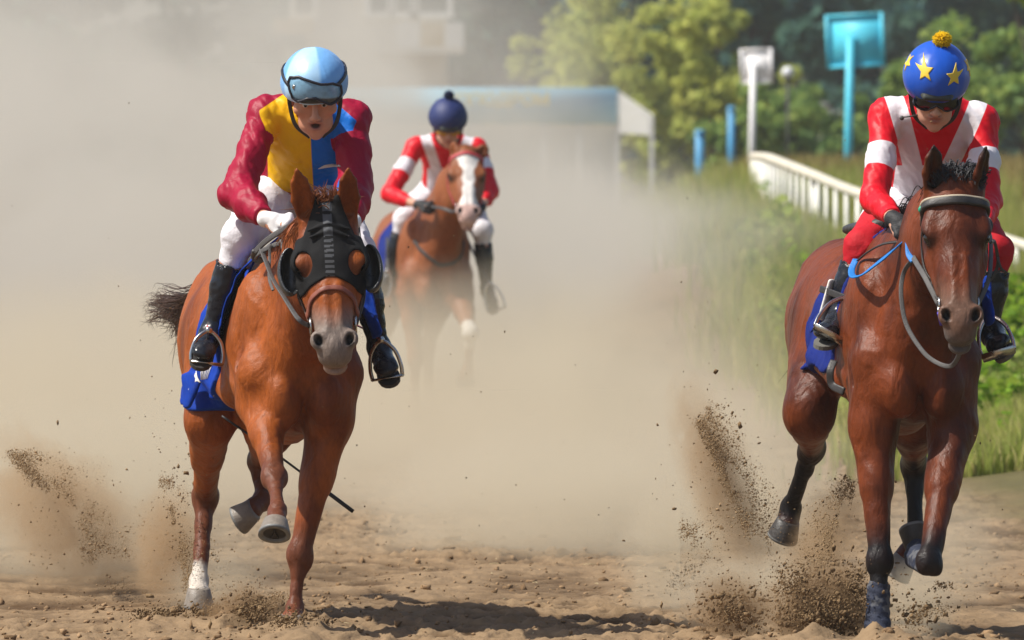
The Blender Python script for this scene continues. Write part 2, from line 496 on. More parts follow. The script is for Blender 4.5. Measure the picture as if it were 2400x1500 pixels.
M['goggle_frame'] = mat('goggle_frame', (.022, .022, .032), .4, var=.1)
M['goggle_lens'] = mat('clear_goggle_lens', (.20, .38, .54), .15, [('m_smoke', (.06, .065, .07), .004)], .25, 40, spec=.6)
M['goggle_dark'] = mat('dark_goggle_lens', (.008, .008, .010), .12, var=.2, spec=.5)
# ------------------------------------------------------------------ horses
UP = V(0, 0, 1)
class Frame:
    """Head frame: O at the poll, f down the face, n out of the face, s to the viewer's right."""
    def __init__(s, poll, muzzle, roll=0.0, turn=0.0, sx=1.0):
        s.sx = sx
        s.O = np.asarray(poll, float); s.f = unit(np.asarray(muzzle, float) - s.O)
        n = perp(V(math.sin(turn), -math.cos(turn), 0.0), s.f)
        r = np.cross(n, s.f)
        s.n = unit(n * math.cos(roll) + r * math.sin(roll)); s.s = unit(np.cross(s.n, s.f))
        s.k = np.linalg.norm(np.asarray(muzzle) - s.O) / 0.60
    def __call__(s, a, b, c): return s.O + (s.s * (a * s.sx) + s.f * b + s.n * c) * s.k
    def inv(s, P):
        q = (np.asarray(P) - s.O) / s.k
        return q @ s.s / s.sx, q @ s.f, q @ s.n
    @property
    def R(s): return (s.s, s.f, s.n)

def head_ops(S, H, ears):
    k = H.k; E = lambda c, r, kk=0.02, R=None: S.ell(H(*c), (r[0] * k * H.sx, r[1] * k, r[2] * k), kk, R or H.R)
    C = lambda a, b, ra, rb, kk=0.02: S.cone(H(*a), H(*b), (ra[0] * k * H.sx, ra[1] * k), (rb[0] * k * H.sx, rb[1] * k), kk, H.s)
    C((0, .0, -.11), (0, .17, -.098), (.080, .085), (.098, .088), .04)
    C((0, .17, -.098), (0, .34, -.082), (.095, .084), (.064, .070), .03)
    C((0, .34, -.082), (0, .50, -.066), (.064, .070), (.052, .058), .02)
    E((0, .540, -.066), (.052, .055, .055), .03)
    for q in (-1, 1):
        E((q * .052, .22, -.175), (.046, .125, .095), .04)                 # cheek plate
        E((q * .085, .185, -.055), (.027, .040, .030), .025)               # brow ridge
        S.cone(H(q * .088, .255, -.115), H(q * .060, .40, -.105), .014 * k, .010 * k, .02)   # facial crest
        S.cone(H(q * .018, .30, -.020), H(q * .020, .48, -.022), .014 * k, .012 * k, .02)    # nasal bones
        E((q * .044, .512, -.034), (.027, .040, .032), .014)               # nostril rim
        S.cone(H(q * .05, .035, -.07), H(q * .078, .14, -.06), .035 * k, .028 * k, .03)       # temple
    S.cone(H(0, .23, -.215), H(0, .50, -.135), .050 * k, .036 * k, .04)    # jaw
    E((0, .572, -.078), (.045, .034, .040), .025)                            # upper lip
    E((0, .588, -.120), (.036, .034, .028), .012)                           # lower lip and chin
    for q in (-1, 1):
        S.sub(Ell(H(q * .098, .203, -.060), (.016 * k, .024 * k, .017 * k), H.R), .012)   # eye socket
        S.sub(Ell(H(q * .045, .522, -.004), (.0145 * k * H.sx ** .5, .027 * k, .034 * k),
                  (unit(H.s + H.f * q * .55), unit(H.f - H.s * q * .55), H.n)), .006)  # nostril
    S.sub(Ell(H(0, .61, -.104), (.045 * k, .022 * k, .005 * k), H.R), .006)  # mouth
    for (base, tip, face) in ears:
        b, t = H(*base), H(*tip); ax = unit(t - b); L = np.linalg.norm(t - b)
        nn = perp(H.s * face[0] + H.f * face[1] + H.n * face[2], ax); sd = np.cross(ax, nn)
        mid = lerp(b, t, .45)
        S.cone(b - ax * .02, lerp(b, t, .45), (.028, .028), (.046, .020), .03, sd)
        S.cone(lerp(b, t, .45), lerp(b, t, .76), (.046, .020), (.034, .015), .012, sd)
        S.cone(lerp(b, t, .76), lerp(b, t, .97), (.034, .015), (.007, .006), .010, sd)
        S.sub(Cone(lerp(b, t, .22) + nn * .017, lerp(b, t, .88) + nn * .012, (.030, .015), (.008, .006), sd), .008)

def knee_leg(S, elbow, knee, fet, hoof, fw, r=1.0, k=0.03, top=(.088, .105), ktop=None):
    """Foreleg below the elbow."""
    sd = unit(np.cross(UP, fw))
    ax = unit(knee - elbow); fr = perp(fw, ax)
    S.cone(elbow, lerp(elbow, knee, .45), tuple(x * r for x in top), (.066 * r, .072 * r), .05, sd)
    S.cone(lerp(elbow, knee, .4), knee, (.066 * r, .072 * r), (.043 * r, .046 * r), .03, sd)
    S.cone(lerp(elbow, knee, .08) + fr * .040 + sd * .012, lerp(elbow, knee, .62) + fr * .022, .056 * r, .026 * r, .022)
    S.cone(lerp(elbow, knee, .05) + sd * .045, lerp(elbow, knee, .5) + sd * .03, .045 * r, .026 * r, .022); S.cone(lerp(elbow, knee, .05) - sd * .045, lerp(elbow, knee, .5) - sd * .03, .045 * r, .026 * r, .022)
    S.ell(knee + fr * .006, (.051 * r, .045 * r, .066 * r), .02, (sd, fr, ax))
    for q in (-1, 1): S.ell(knee + sd * q * .034 * r + ax * .012, (.02 * r, .028 * r, .04 * r), .02, (sd, fr, ax))
    cannon(S, knee, fet, fw, r, .030, .027)
    pastern(S, fet, hoof, fw, r)
def cannon(S, a, b, fw, r, ra, rb):
    ax = unit(b - a); fr = perp(fw, ax); sd = np.cross(ax, fr)
    S.cone(a, lerp(a, b, .35), ra * 1.25 * r, ra * .95 * r, .03)
    S.cone(lerp(a, b, .3), b, ra * .95 * r, rb * r, .02)
    S.cone(lerp(a, b, .12) - fr * .030 * r, b - fr * .024 * r, .017 * r, .019 * r, .012)
    S.ell(b - fr * .008, (.037 * r, .042 * r, .040 * r), .02, (sd, fr, ax))
def pastern(S, fet, hoof, fw, r):
    ax = unit(hoof - fet); L = np.linalg.norm(hoof - fet)
    S.cone(fet, lerp(fet, hoof, .75), .033 * r, .037 * r, .02)
    S.cone(lerp(fet, hoof, .55), lerp(fet, hoof, .85), .037 * r, .046 * r, .02)

def hoof_mesh(name, fet, hoof, toe, m, parent, r=1.0, shoe=None):
    """Hoof with a recessed sole and frog, axis from the coronet towards the ground face, toe direction given."""
    ax = unit(hoof - fet); td = perp(toe, ax); sd = np.cross(ax, td)
    mb = MB(); n = 28
    def ring(z, rx, rt, rb, sh):
        P = []
        for j in range(n):
            a = 2 * PI * j / n
            x = math.sin(a) * rx; y = math.cos(a); y = y * (rt if y > 0 else rb)
            P.append(hoof + ax * z + (sd * x + td * (y + sh)) * 1.0)
        return P
    R = [ring(-.035 * r, .040 * r, .040 * r, .036 * r, -.004), ring(-.030 * r, .046 * r, .047 * r, .040 * r, -.002),
         ring(.0, .053 * r, .057 * r, .045 * r, .003), ring(.032 * r, .061 * r, .067 * r, .050 * r, .008), ring(.037 * r, .062 * r, .068 * r, .050 * r, .008),
         ring(.045 * r, .062 * r, .068 * r, .050 * r, .008), ring(.045 * r, .047 * r, .052 * r, .036 * r, .008), ring(.028 * r, .040 * r, .045 * r, .030 * r, .006),
         ring(.026 * r, .012 * r, .014 * r, .01 * r, .004)]
    P = [p for q in R for p in q]
    Fc = [(i * n + j, i * n + (j + 1) % n, (i + 1) * n + (j + 1) % n, (i + 1) * n + j) for i in range(len(R) - 1) for j in range(n)]
    Fc.append(tuple(range(n))[::-1]); Fc.append(tuple((len(R) - 1) * n + j for j in range(n)))
    z = np.array([(p - hoof) @ ax for p in P])
    rad = np.array([np.linalg.norm((p - hoof) - ax * ((p - hoof) @ ax)) for p in P])
    sole = np.where((z > .02 * r) & (rad < .05 * r), 1.0, -1.0)
    shoe_m = np.where(z > .034 * r, 1.0, -1.0)
    mb.put(P, Fc)
    o = mb.build(name, m, parent, True, masks={'m_sole': sole, 'm_shoe': shoe_m})
    fr = MB()
    b0 = hoof + ax * .036 * r
    q = [b0 - td * .046 * r + sd * .02 * r, b0 - td * .046 * r - sd * .02 * r, b0 + td * .028 * r]
    low = [p - ax * .02 for p in q]
    fr.put(q + low, [(0, 1, 2), (5, 4, 3), (0, 3, 4, 1), (1, 4, 5, 2), (2, 5, 3, 0)])
    fr.build('frog', M['frog'], o, False)
    return o

def horse_shape(d):
    """d: O (under the withers), fw, dz (height shift), H, ears, legs."""
    S = Shape(); O, fw = d['O'], unit(d['fw']); sd = unit(np.cross(UP, fw)); sd = -sd if sd[0] < 0 else sd
    dz = d.get('dz', 0.0)
    T = lambda t, l, z: O * V(1, 1, 0) + fw * t + sd * l + UP * (z + dz)
    d['T'] = T; d['sd'] = sd; H = d['H']
    st = [(-1.17, 1.13, .13, .17), (-1.00, 1.15, .235, .255), (-.78, 1.15, .235, .25), (-.42, 1.08, .255, .275), (-.05, 1.06, .235, .325), (.20, 1.08, .20, .285), (.36, 1.04, .165, .20)]
    for a, b in zip(st[:-1], st[1:]):
        S.cone(T(a[0], 0, a[1]), T(b[0], 0, b[1]), (a[2], a[3]), (b[2], b[3]), .06, sd)
    S.cone(T(-.35, 0, 1.31), T(.03, 0, 1.385), .075, .06, .10)                 # withers
    S.cone(T(.03, 0, 1.385), T(.25, 0, 1.42), .06, .055, .10)
    S.ell(T(-.98, 0, 1.30), (.16, .24, .10), .10, (sd, fw, UP))                # croup
    poll = H.O
    n0, n1 = T(.16, 0, 1.20), T(.22, 0, 1.0)
    mid = lerp(T(.22, 0, 1.24), poll, .55) - UP * .03
    thr = H(0, .10, -.20)
    S.cone(n0, mid, (.155, .27), (.098, .19), .12, sd)
    S.cone(mid, lerp(poll, thr, .35), (.098, .19), (.070, .115), .08, sd)
    S.cone(T(.30, 0, 1.02), lerp(T(.3, 0, 1.0), thr, .75), .12, .06, .08)      # throat line
    S.cone(lerp(T(.12, 0, 1.40), poll, .1), poll - H.n * .08 * H.k + UP * .0, .045, .045, .06)   # crest
    for q in (-1, 1):
        S.ell(T(.17, q * .165, 1.10), (.075, .17, .28), .06, (sd, unit(fw + UP * -.35), unit(UP + fw * .35)))   # shoulder blade
        S.ell(T(.34, q * .150, 1.00), (.085, .085, .11), .05, (sd, fw, UP))     # point of shoulder
        S.ell(T(.438, q * .084, .895), (.078, .080, .115), .016, (sd, unit(fw + UP * .2), unit(UP - fw * .2 + sd * q * -.25)))   # breast muscle
        S.cone(T(.36, q * .075, 1.06), T(.28, q * .06, 1.30), .055, .05, .05)   # neck to breast
        S.ell(T(-1.06, q * .12, 1.06), (.13, .15, .22), .06, (sd, fw, UP))      # buttock
        S.cone(T(.02, q * .21, .90), T(-.30, q * .235, .98), .05, .05, .05)
    S.sub(Cone(T(.515, 0, 1.00), T(.545, 0, .78), .026, .034), .06)
    for q in (-1, 1): S.sub(Cone(T(.50, q * .155, 1.10), T(.52, q * .175, .90), .012, .014), .05)              # breast furrow
    S.cone(T(.28, 0, .84), T(.05, 0, .80), .09, .10, .06)                      # sternum
    for q, key in ((-1, 'FR'), (1, 'FL')):
        e, kn, ft, hf = d[key]
        S.cone(T(.34, q * .150, .98), e, (.095, .11), (.085, .10), .05, sd)
        S.cone(T(.08, q * .17, 1.02), e, (.07, .10), (.06, .08), .05, sd)       # triceps
        knee_leg(S, e, kn, ft, hf, fw, d.get('leg_r', 1.0))
        S.sub(Cone(lerp(T(.30, q * .255, 1.18), e, .0), lerp(T(.36, q * .25, .98), e, .35), .012, .008), .04)
        S.sub(Cone(T(.20, q * .265, .96), T(.02, q * .262, 1.06), .012, .010), .05)
    for q, key in ((-1, 'HR'), (1, 'HL')):
        stf, hk, ft, hf = d[key]
        hip = T(-.92, q * .13, 1.10)
        S.cone(hip, stf, (.13, .21), (.095, .12), .08, sd)
        S.cone(T(-1.10, q * .12, .98), lerp(stf, hk, .35), (.09, .12), (.06, .07), .06, sd)
        S.cone(stf, lerp(stf, hk, .5), (.09, .105), (.06, .072), .05, sd)
        S.cone(lerp(stf, hk, .45), hk, (.06, .072), (.043, .05), .03, sd)
        S.ell(stf + fw * .035, (.062, .055, .07), .04, (sd, fw, UP))
        ax = unit(ft - hk); fr = perp(fw, ax); s2 = np.cross(ax, fr)
        S.ell(hk, (.047, .055, .075), .03, (s2, fr, ax))
        S.cone(hk - fr * .05 - ax * .05, hk - fr * .045 + ax * .09, .024, .02, .03)   # point of hock
        S.cone(lerp(stf, hk, .55) - fr * .05, hk - fr * .05 - ax * .05, .018, .018, .02)
        cannon(S, hk, ft, fw, 1.08, .032, .029)
        pastern(S, ft, hf, fw, 1.03)
    S.disp(lambda X, Y, Z: .0026 * noise3(X * 13, Y * 10, Z * 8, 171) - .0030 * np.maximum(1 - 5.5 * np.abs(noise3(X * 9 + 2, Y * 7, Z * 5 + X * 3, 173)), 0) + .0022 * np.maximum(1 - 9 * np.abs(noise3(X * 15 + Z * 4, Y * 12, Z * 9, 175)), 0))
    head_ops(S, H, d['ears'])
    return S

def strands(name, m, parent, specs, segs=9, r0=.0022):
    """Hair: each spec is (root, list of control points after it, radius)."""
    Ps, Fs, n0 = [], [], 0
    for pts, r in specs:
        c = spline(pts, 4); k = len(c)
        T = np.gradient(c, axis=0); T /= np.linalg.norm(T, axis=1, keepdims=True) + 1e-9
        a = np.cross(T, V(.3, .9, .2)); a /= np.linalg.norm(a, axis=1, keepdims=True) + 1e-9
        b = np.cross(T, a)
        w = r * np.clip(1.25 - np.linspace(0, 1, k) ** 1.6 * 1.15, .1, 1)[:, None]
        ring = np.stack([c + a * w, c + (-.5 * a + .87 * b) * w, c + (-.5 * a - .87 * b) * w], 1)
        Ps.append(ring.reshape(-1, 3))
        i = np.arange(k - 1)[:, None] * 3; j = np.arange(3)[None]
        q = np.stack([i + j, i + (j + 1) % 3, i + 3 + (j + 1) % 3, i + 3 + j], -1).reshape(-1, 4) + n0
        Fs.append(q); n0 += 3 * k
    return obj(name, np.concatenate(Ps), np.concatenate(Fs), m, parent)

def head_strap(S, H, pts, w, t, mb, off=.004, snap=True, n=6):
    """A strap over the head through head-frame points, lying on the skin."""
    P = spline([H(*p) for p in pts], n)
    if snap: P = S.snap(P, off)
    U = S.grad(P)
    mb.tube(P, w * .5, 10, U, True, flat=t / w)
    return P
def strap(mb, pts, w, t, up, n=7):
    P = spline(pts, n)
    mb.tube(P, w * .5, 10, up, True, flat=t / w)
    return P
def eye_part(H, q, parent, r=.0235):
    c = H(q * .0835, .203, -.062)
    mb = MB(); mb.ball(c, r * H.k, 16)
    return mb.build('eye', M['horse_eye'], parent)

# ------------------------------------------------------------------ tack
def front_hit(shape, fr, ac, axis, lo=-.05, hi=.4):
    """Points on the surface straight in front of plane coordinates: walk along axis from outside until the field is met."""
    P0 = np.asarray(ac, float); ax = unit(axis)
    t = np.full(len(P0), hi); step = .006
    done = np.zeros(len(P0), bool)
    for _ in range(int((hi - lo) / step)):
        f = shape.at(P0 + ax * t[:, None]); done |= f < 0
        t = np.where(done, t, t - step)
        if done.all(): break
    a, b = t.copy(), t + step
    for _ in range(10):
        m = (a + b) / 2; f = shape.at(P0 + ax * m[:, None]) < 0
        a = np.where(f, m, a); b = np.where(f, b, m)
    return P0 + ax * ((a + b) / 2)[:, None]
def patch(mb, shape, O, X, Y, axis, outline, off=.002, th=.004, rings=4, dense=6):
    """A thin sheet with the given 2D outline laid on the shape."""
    o = np.asarray(outline, float); q = []
    for i in range(len(o)):
        for t in np.linspace(0, 1, dense, endpoint=False): q.append(lerp(o[i], o[(i + 1) % len(o)], t))
    q = np.array(q); c = q.mean(0); n = len(q)
    pts = np.concatenate([c + (q - c) * s for s in [1] + [1 - (i + 1) / rings for i in range(rings - 1)]] + [c[None]])
    P0 = O + pts[:, :1] * X + pts[:, 1:] * Y
    P = front_hit(shape, None, P0, axis)
    N = shape.grad(P)
    top, bot = P + N * (off + th), P[:n] + N[:n] * (off - .004)
    Fc = [(i * n + j, i * n + (j + 1) % n, (i + 1) * n + (j + 1) % n, (i + 1) * n + j) for i in range(rings - 1) for j in range(n)]
    k = (rings - 1) * n
    Fc += [(k + j, k + (j + 1) % n, rings * n) for j in range(n)]
    m = len(top)
    Fc += [(j, m + j, m + (j + 1) % n, (j + 1) % n) for j in range(n)]
    mb.put(np.concatenate([top, bot]), Fc)
    return top[:n]
def ring_pts(c, X, Y, rx, ry, n=20, a0=0, a1=2 * PI):
    return [c + X * math.cos(a) * rx + Y * math.sin(a) * ry for a in np.linspace(a0, a1, n)]
def bit_ring(H, S, q, parent, f=.43, r=.032, off=.012):
    c = S.snap([H(q * .075, f, -.11)], off)[0]
    mb = MB(); X, Y = unit(H.f * .9 + H.n * .2), unit(H.n)
    p = np.array(ring_pts(c, X, perp(Y, X), r, r, 22)); mb.tube(p, .0048, 8, H.s)
    mb.build('bit_ring', M['steel'], parent)
    return c
def stirrup(name, top, foot_c, sole_dir, across, w, parent, m, tilt=None):
    """Stirrup iron hanging from top: an arch with a flat tread under the foot."""
    up = unit(top - foot_c); ac = perp(across, up); h = np.linalg.norm(top - foot_c)
    p = [foot_c - ac * w, foot_c - ac * w * 1.02 + up * h * .30, foot_c - ac * w * .75 + up * h * .72, top,
         foot_c + ac * w * .75 + up * h * .72, foot_c + ac * w * 1.02 + up * h * .30, foot_c + ac * w]
    fw_ = np.cross(ac, up)
    mb = MB(); mb.tube(spline(p, 6), .0075, 10, fw_, True, flat=.75)
    mb.box(foot_c - up * .003, w * 1.03, .022, .005, ac, fw_, up, .003)
    mb.lathe(top - fw_ * .006 + up * .004, fw_, [(.001, -.003), (.014, -.003), (.014, .012), (.001, .012)], 14, ref=up)
    return mb.build(name, m, parent)
# ------------------------------------------------------------------ riders
class HeadFrame:
    def __init__(s, O, fwd, roll=0.0, k=1.0):
        s.O = np.asarray(O, float); s.f = unit(fwd)
        u = perp(UP, s.f); x = np.cross(u, s.f); x = x if x[0] > 0 else -x
        s.u = unit(u * math.cos(roll) + x * math.sin(roll)); s.x = unit(np.cross(s.u, s.f)); s.x = s.x if s.x[0] > 0 else -s.x
        s.k = k
    def __call__(s, a, b, c): return s.O + (s.x * a + s.f * b + s.u * c) * s.k
    def inv(s, P):
        q = (np.asarray(P) - s.O) / s.k
        return q @ s.x, q @ s.f, q @ s.u
    @property
    def R(s): return (s.x, s.f, s.u)
def human_head(S, h, mouth=0.0):
    k = h.k
    E = lambda c, r, kk=.01: S.ell(h(*c), tuple(x * k for x in r), kk, h.R)
    X = lambda c, r, kk=.006: S.sub(Ell(h(*c), tuple(x * k for x in r), h.R), kk)
    E((0, -.012, .048), (.077, .097, .085), .02)
    S.cone(h(0, .030, .01), h(0, .040, -.075), (.070 * k, .056 * k), (.051 * k, .046 * k), .03, h.x)
    E((0, .030, -.084), (.055, .053, .032), .03)
    E((0, .074, -.112), (.021, .018, .017), .02)
    for q in (-1, 1):
        E((q * .050, .058, -.022), (.024, .025, .021), .02)
        E((q * .078, -.008, -.012), (.010, .020, .032), .008)
    E((0, .080, .026), (.054, .015, .012), .015)
    for q in (-1, 1): X((q * .031, .101, .004), (.018, .017, .011), .012)
    S.cone(h(0, .088, .016), h(0, .114, -.034), .0085 * k, .0125 * k, .012)
    for q in (-1, 1): E((q * .0125, .104, -.038), (.008, .011, .008), .008)
    E((0, .089, -.0605 + mouth * .3), (.025, .0125, .0065), .006)
    E((0, .086, -.079 - mouth * .5), (.020, .0125, .0075), .006)
    if mouth > 0: X((0, .104, -.069 - mouth * .1), (.017, .016, .0075 + mouth * .4), .004)
    else: X((0, .104, -.069), (.022, .010, .0022), .004)
    for q in (-1, 1): E((q * .031, .077, .004), (.0155, .0135, .0125), .004)      # eyeball under the lid
def hand_ops(S, w, hd, pn, q, e=0.0, k=1.0):
    """A closed hand: w the wrist, hd towards the knuckles, pn out of the palm, thumb on side ts, e extra thickness."""
    hd = unit(hd); pn = perp(pn, hd); ts = np.cross(pn, hd) * q
    g = lambda a, b, c: w + (hd * a + ts * b + pn * c) * k
    S.cone(g(.005, 0, 0), g(.082, 0, 0), (.026 * k + e, .020 * k + e), (.041 * k + e, .016 * k + e), .02, ts)
    for i, L in enumerate((.043, .047, .044, .035)):
        b = .030 - .020 * i; r = (.0098, .0100, .0095, .0085)[i] * k + e
        p0 = g(.086 - .004 * abs(i - 1), b, -.004); p1 = g(.100 - .004 * abs(i - 1), b, .020 + L * .35)
        p2 = g(.070, b * .95, .030 + L * .42); p3 = g(.046, b * .9, .022 + L * .18)
        S.cone(p0, p1, r * 1.12, r, .006); S.cone(p1, p2, r, r * .95, .004); S.cone(p2, p3, r * .95, r * .82, .004)
        S.ell(p0 - pn * .003 * k, (r * 1.15,) * 3, .008)
    t0, t1, t2, t3 = g(.022, .026, .010), g(.052, .046, .024), g(.078, .040, .040), g(.092, .020, .050)
    S.cone(t0, t1, .0155 * k + e, .0125 * k + e, .012); S.cone(t1, t2, .0122 * k + e, .0108 * k + e, .004); S.cone(t2, t3, .0105 * k + e, .0088 * k + e, .004)

def rider(d):
    """d: every joint as a world point; index 0 is the rider's right, the viewer's left."""
    h = d['h']; sh, el, wr, hip, kn, an, toe = (d[x] for x in ('sh', 'el', 'wr', 'hip', 'kn', 'an', 'toe'))
    neck, chest, waist, pel = d['neck'], d['chest'], d['waist'], d['pel']
    ax = unit(sh[1] - sh[0]); hs = d.get('h_mesh', .006)
    root = empty('person', d['base'], d['label'], 'jockey', 'jockeys riding in the race'); d['root'] = root
    # the body
    S = Shape(); human_head(S, h, d.get('mouth', 0.0))
    S.cone(h(0, -.02, -.05), neck, .054, .060, .03)
    S.cone(neck, chest, (.07, .06), (.150, .10), .05, ax)
    S.cone(chest, waist, (.150, .10), (.125, .085), .05, ax); S.cone(waist, pel, (.125, .085), (.14, .10), .05, ax)
    for i in (0, 1):
        S.cone(sh[i], neck, .05, .05, .04); S.cone(sh[i], el[i], .050, .038, .03); S.cone(el[i], lerp(el[i], wr[i], .4), .037, .037, .02)
        S.cone(lerp(el[i], wr[i], .3), wr[i], .037, .0265, .02)
        S.cone(hip[i], kn[i], .075, .050, .04); S.cone(kn[i], lerp(kn[i], an[i], .35), .047, .048, .02); S.cone(lerp(kn[i], an[i], .3), an[i], .048, .032, .02)
        so_ = perp(d['sole'][i], unit(toe[i] - an[i])); S.cone(an[i], lerp(an[i], toe[i], .9) + so_ * .02, .028, .016, .02)
        hd, pn = d['hand'][i]
        hand_ops(S, wr[i], hd, pn, (1, -1)[i])
    d['S'] = S
    P, Q = S.mesh(hs)
    a, b, c = h.inv(P)
    nh = (np.abs(a) < .12) & (np.abs(b) < .2) & (np.abs(c) < .2)
    lips = np.where(nh, 1 - np.sqrt((a / .024) ** 2 + ((b - .095) / .03) ** 2 + ((c + .070) / .0145) ** 2), -1) * .01
    dark = np.where(nh, 1 - np.sqrt((a / .016) ** 2 + ((b - .085) / .03) ** 2 + ((c + .070) / (.006 + d.get('mouth', 0) * .35)) ** 2), -1) * .008 if d.get('mouth', 0) else np.full(len(P), -1.0)
    brow = np.where(nh, np.maximum.reduce([1 - np.sqrt(((a - q * .031) / .019) ** 2 + ((b - .09) / .04) ** 2 + ((c - .021) / .0048) ** 2) for q in (-1, 1)]), -1) * .01
    obj('body', P, Q, M[d['skin']], root, masks={'m_lip': lips, 'm_mouth': dark, 'm_brow': brow})
    if d.get('eyes', True):
        for q in (-1, 1):
            mb = MB(); mb.ball(h(q * .031, .081, .0045), .0118 * h.k, 18)
            o = mb.build('eye', M['eye_white'], root)
            e = MB(); e.lathe(h(q * .031, .081, .0045) + (h.f * .0105 + h.u * -.0015) * h.k, h.f, [(.0062, 0), (.0058, .0012), (.003, .0020), (.0001, .0024)], 14); e.build('iris', M['iris'], o)
    # shirt
    T = Shape(); e = d.get('puff', .012)
    T.cone(neck - UP * .01, chest, (.095 + e, .075 + e), (.165 + e, .11 + e), .05, ax)
    T.cone(chest, waist, (.165 + e, .11 + e), (.140 + e, .098 + e), .05, ax)
    T.cone(waist, lerp(waist, pel, .12), (.140 + e, .098 + e), (.142 + e, .10 + e), .05, ax)
    ar = d.get('sleeve', (.062, .060, .066, .052, .036))
    for i in (0, 1):
        T.cone(sh[i], lerp(neck, chest, .15), .056 + e, .06 + e, .05)
        mid = lerp(sh[i], el[i], .5); fm = lerp(el[i], wr[i], .45); cuff = lerp(el[i], wr[i], d.get('cuff', (.90, .90))[i])
        T.cone(sh[i], mid, ar[0], ar[1], .03); T.cone(mid, el[i], ar[1], ar[2], .03)
        T.cone(el[i], fm, ar[2], ar[3], .02); T.cone(fm, cuff, ar[3], ar[4], .02)
        T.keep(Fn(lambda X, Y, Z, c=cuff, w=unit(wr[i] - el[i]): np.where((X - c[0]) ** 2 + (Y - c[1]) ** 2 + (Z - c[2]) ** 2 < .0081, (X - c[0]) * w[0] + (Y - c[1]) * w[1] + (Z - c[2]) * w[2], -1.0)), .003)
    am = d.get('wrinkle', .006)
    T.disp(lambda X, Y, Z: am * (.8 * noise3(X * 12 + Z * 7, Y * 10, Z * 9 - X * 6, 3) + .75 * (1 - 2.4 * np.abs(noise3(X * 22 + Z * 13, Y * 18, Z * 8 - X * 5, 5))) + .4 * (1 - 2.4 * np.abs(noise3(X * 44 + Z * 22, Y * 34, Z * 14 - X * 10, 6)))))
    T.sub(Cone(h(0, -.01, -.03), lerp(h(0, -.02, -.05), neck, 1.0), .066, .068), .006)
    P, Q = T.mesh(hs * .92); d['T'] = T
    o = obj('racing_silks', P, Q, M[d['shirt']], root, masks=d['shirt_masks'](P))
    # breeches
    B = Shape()
    B.cone(lerp(waist, pel, .0), pel, (.140, .098), (.165, .13), .05, ax)
    for i in (0, 1):
        k1 = lerp(kn[i], an[i], d.get('boot_top', .22) + .06)
        B.cone(hip[i], lerp(hip[i], kn[i], .5), .108, .094, .05); B.cone(lerp(hip[i], kn[i], .5), kn[i], .094, .070, .04)
        B.cone(kn[i], lerp(kn[i], k1, .72), .064, .053, .03); B.cone(lerp(kn[i], k1, .7), k1, .052, .046, .01)
        B.ell(kn[i], (.062, .062, .062), .03)
    B.disp(lambda X, Y, Z: .0035 * (noise3(X * 20, Y * 18, Z * 24, 9) + .7 * noise3(X * 44 + Z * 20, Y * 30, Z * 50, 10)))
    P, Q = B.mesh(hs); d['B'] = B
    obj('breeches', P, Q, M[d.get('breech', 'breeches')], root, masks=d['breech_masks'](P) if 'breech_masks' in d else None)
    # boots
    for i in (0, 1):
        t0 = lerp(kn[i], an[i], d.get('boot_top', .22)); axl = unit(an[i] - t0)
        fd = unit(toe[i] - an[i]); sdn = np.cross(axl, fd) if abs(axl @ fd) < .98 else ax; dn = perp(d['sole'][i], fd); ac = np.cross(fd, dn)
        K = Shape()
        K.cone(t0, lerp(t0, an[i], .35), .064, .058, .02); K.cone(lerp(t0, an[i], .35), lerp(t0, an[i], .92), .058, .040, .02)
        K.cone(an[i] - fd * .03 + dn * .025, an[i] + fd * .03 + dn * .02, .040, .040, .03)
        K.cone(an[i] + fd * .01 + dn * .022, toe[i] - fd * .03 + dn * .014, (.043, .042), (.045, .029), .03, ac)
        K.cone(toe[i] - fd * .04 + dn * .012, toe[i] + dn * .008, (.044, .028), (.034, .020), .02, ac)
        K.keep(Half(t0, -axl), .003)
        K.sub(Cone(t0 - axl * .05, t0 + axl * .010, .059, .057), .003)
        K.disp(lambda X, Y, Z: .0022 * noise3(X * 30, Y * 30, Z * 60, 12) + .0016 * noise3(X * 70, Y * 70, Z * 70, 14))
        sole_pl = an[i] + dn * .062
        K.keep(Half(sole_pl - dn * .006, dn), .004)
        P, Q = K.mesh(hs * .9); bo = obj('boot', P, Q, M['boot'], root)
        # sole slab following the foot outline
        out = []
        heel = an[i] - fd * .055; L = np.linalg.norm(toe[i] - heel) + .035
        for t, wd in ((0, .012), (.02, .024), (.10, .033), (.25, .034), (.40, .031), (.60, .040), (.78, .045), (.90, .038), (.97, .024), (1, .008)): out.append((t * L, wd))
        c0 = heel + dn * (sole_pl - heel).dot(dn)
        ring = [c0 + fd * t + ac * w_ for t, w_ in out] + [c0 + fd * t - ac * w_ for t, w_ in out[::-1]]
        n = len(ring); up_, lo_ = [p - dn * .012 for p in ring], [p + dn * .004 for p in ring]
        cu, cl = np.mean(up_, 0), np.mean(lo_, 0)
        mb = MB(); mb.put(up_ + lo_ + [cu, cl], [(j, (j + 1) % n, n + (j + 1) % n, n + j) for j in range(n)] + [(j, (j + 1) % n, 2 * n) for j in range(n)] + [(n + j, 2 * n + 1, n + (j + 1) % n) for j in range(n)])
        for z0, z1, hx in ((.0, .27, .032), ):
            mb.box(c0 + fd * L * .13 + dn * .012, L * .12, .030, .010, fd, ac, dn, .006)
        mb.build('sole', M[d.get('sole_mat', 'boot_sole')], bo, False)
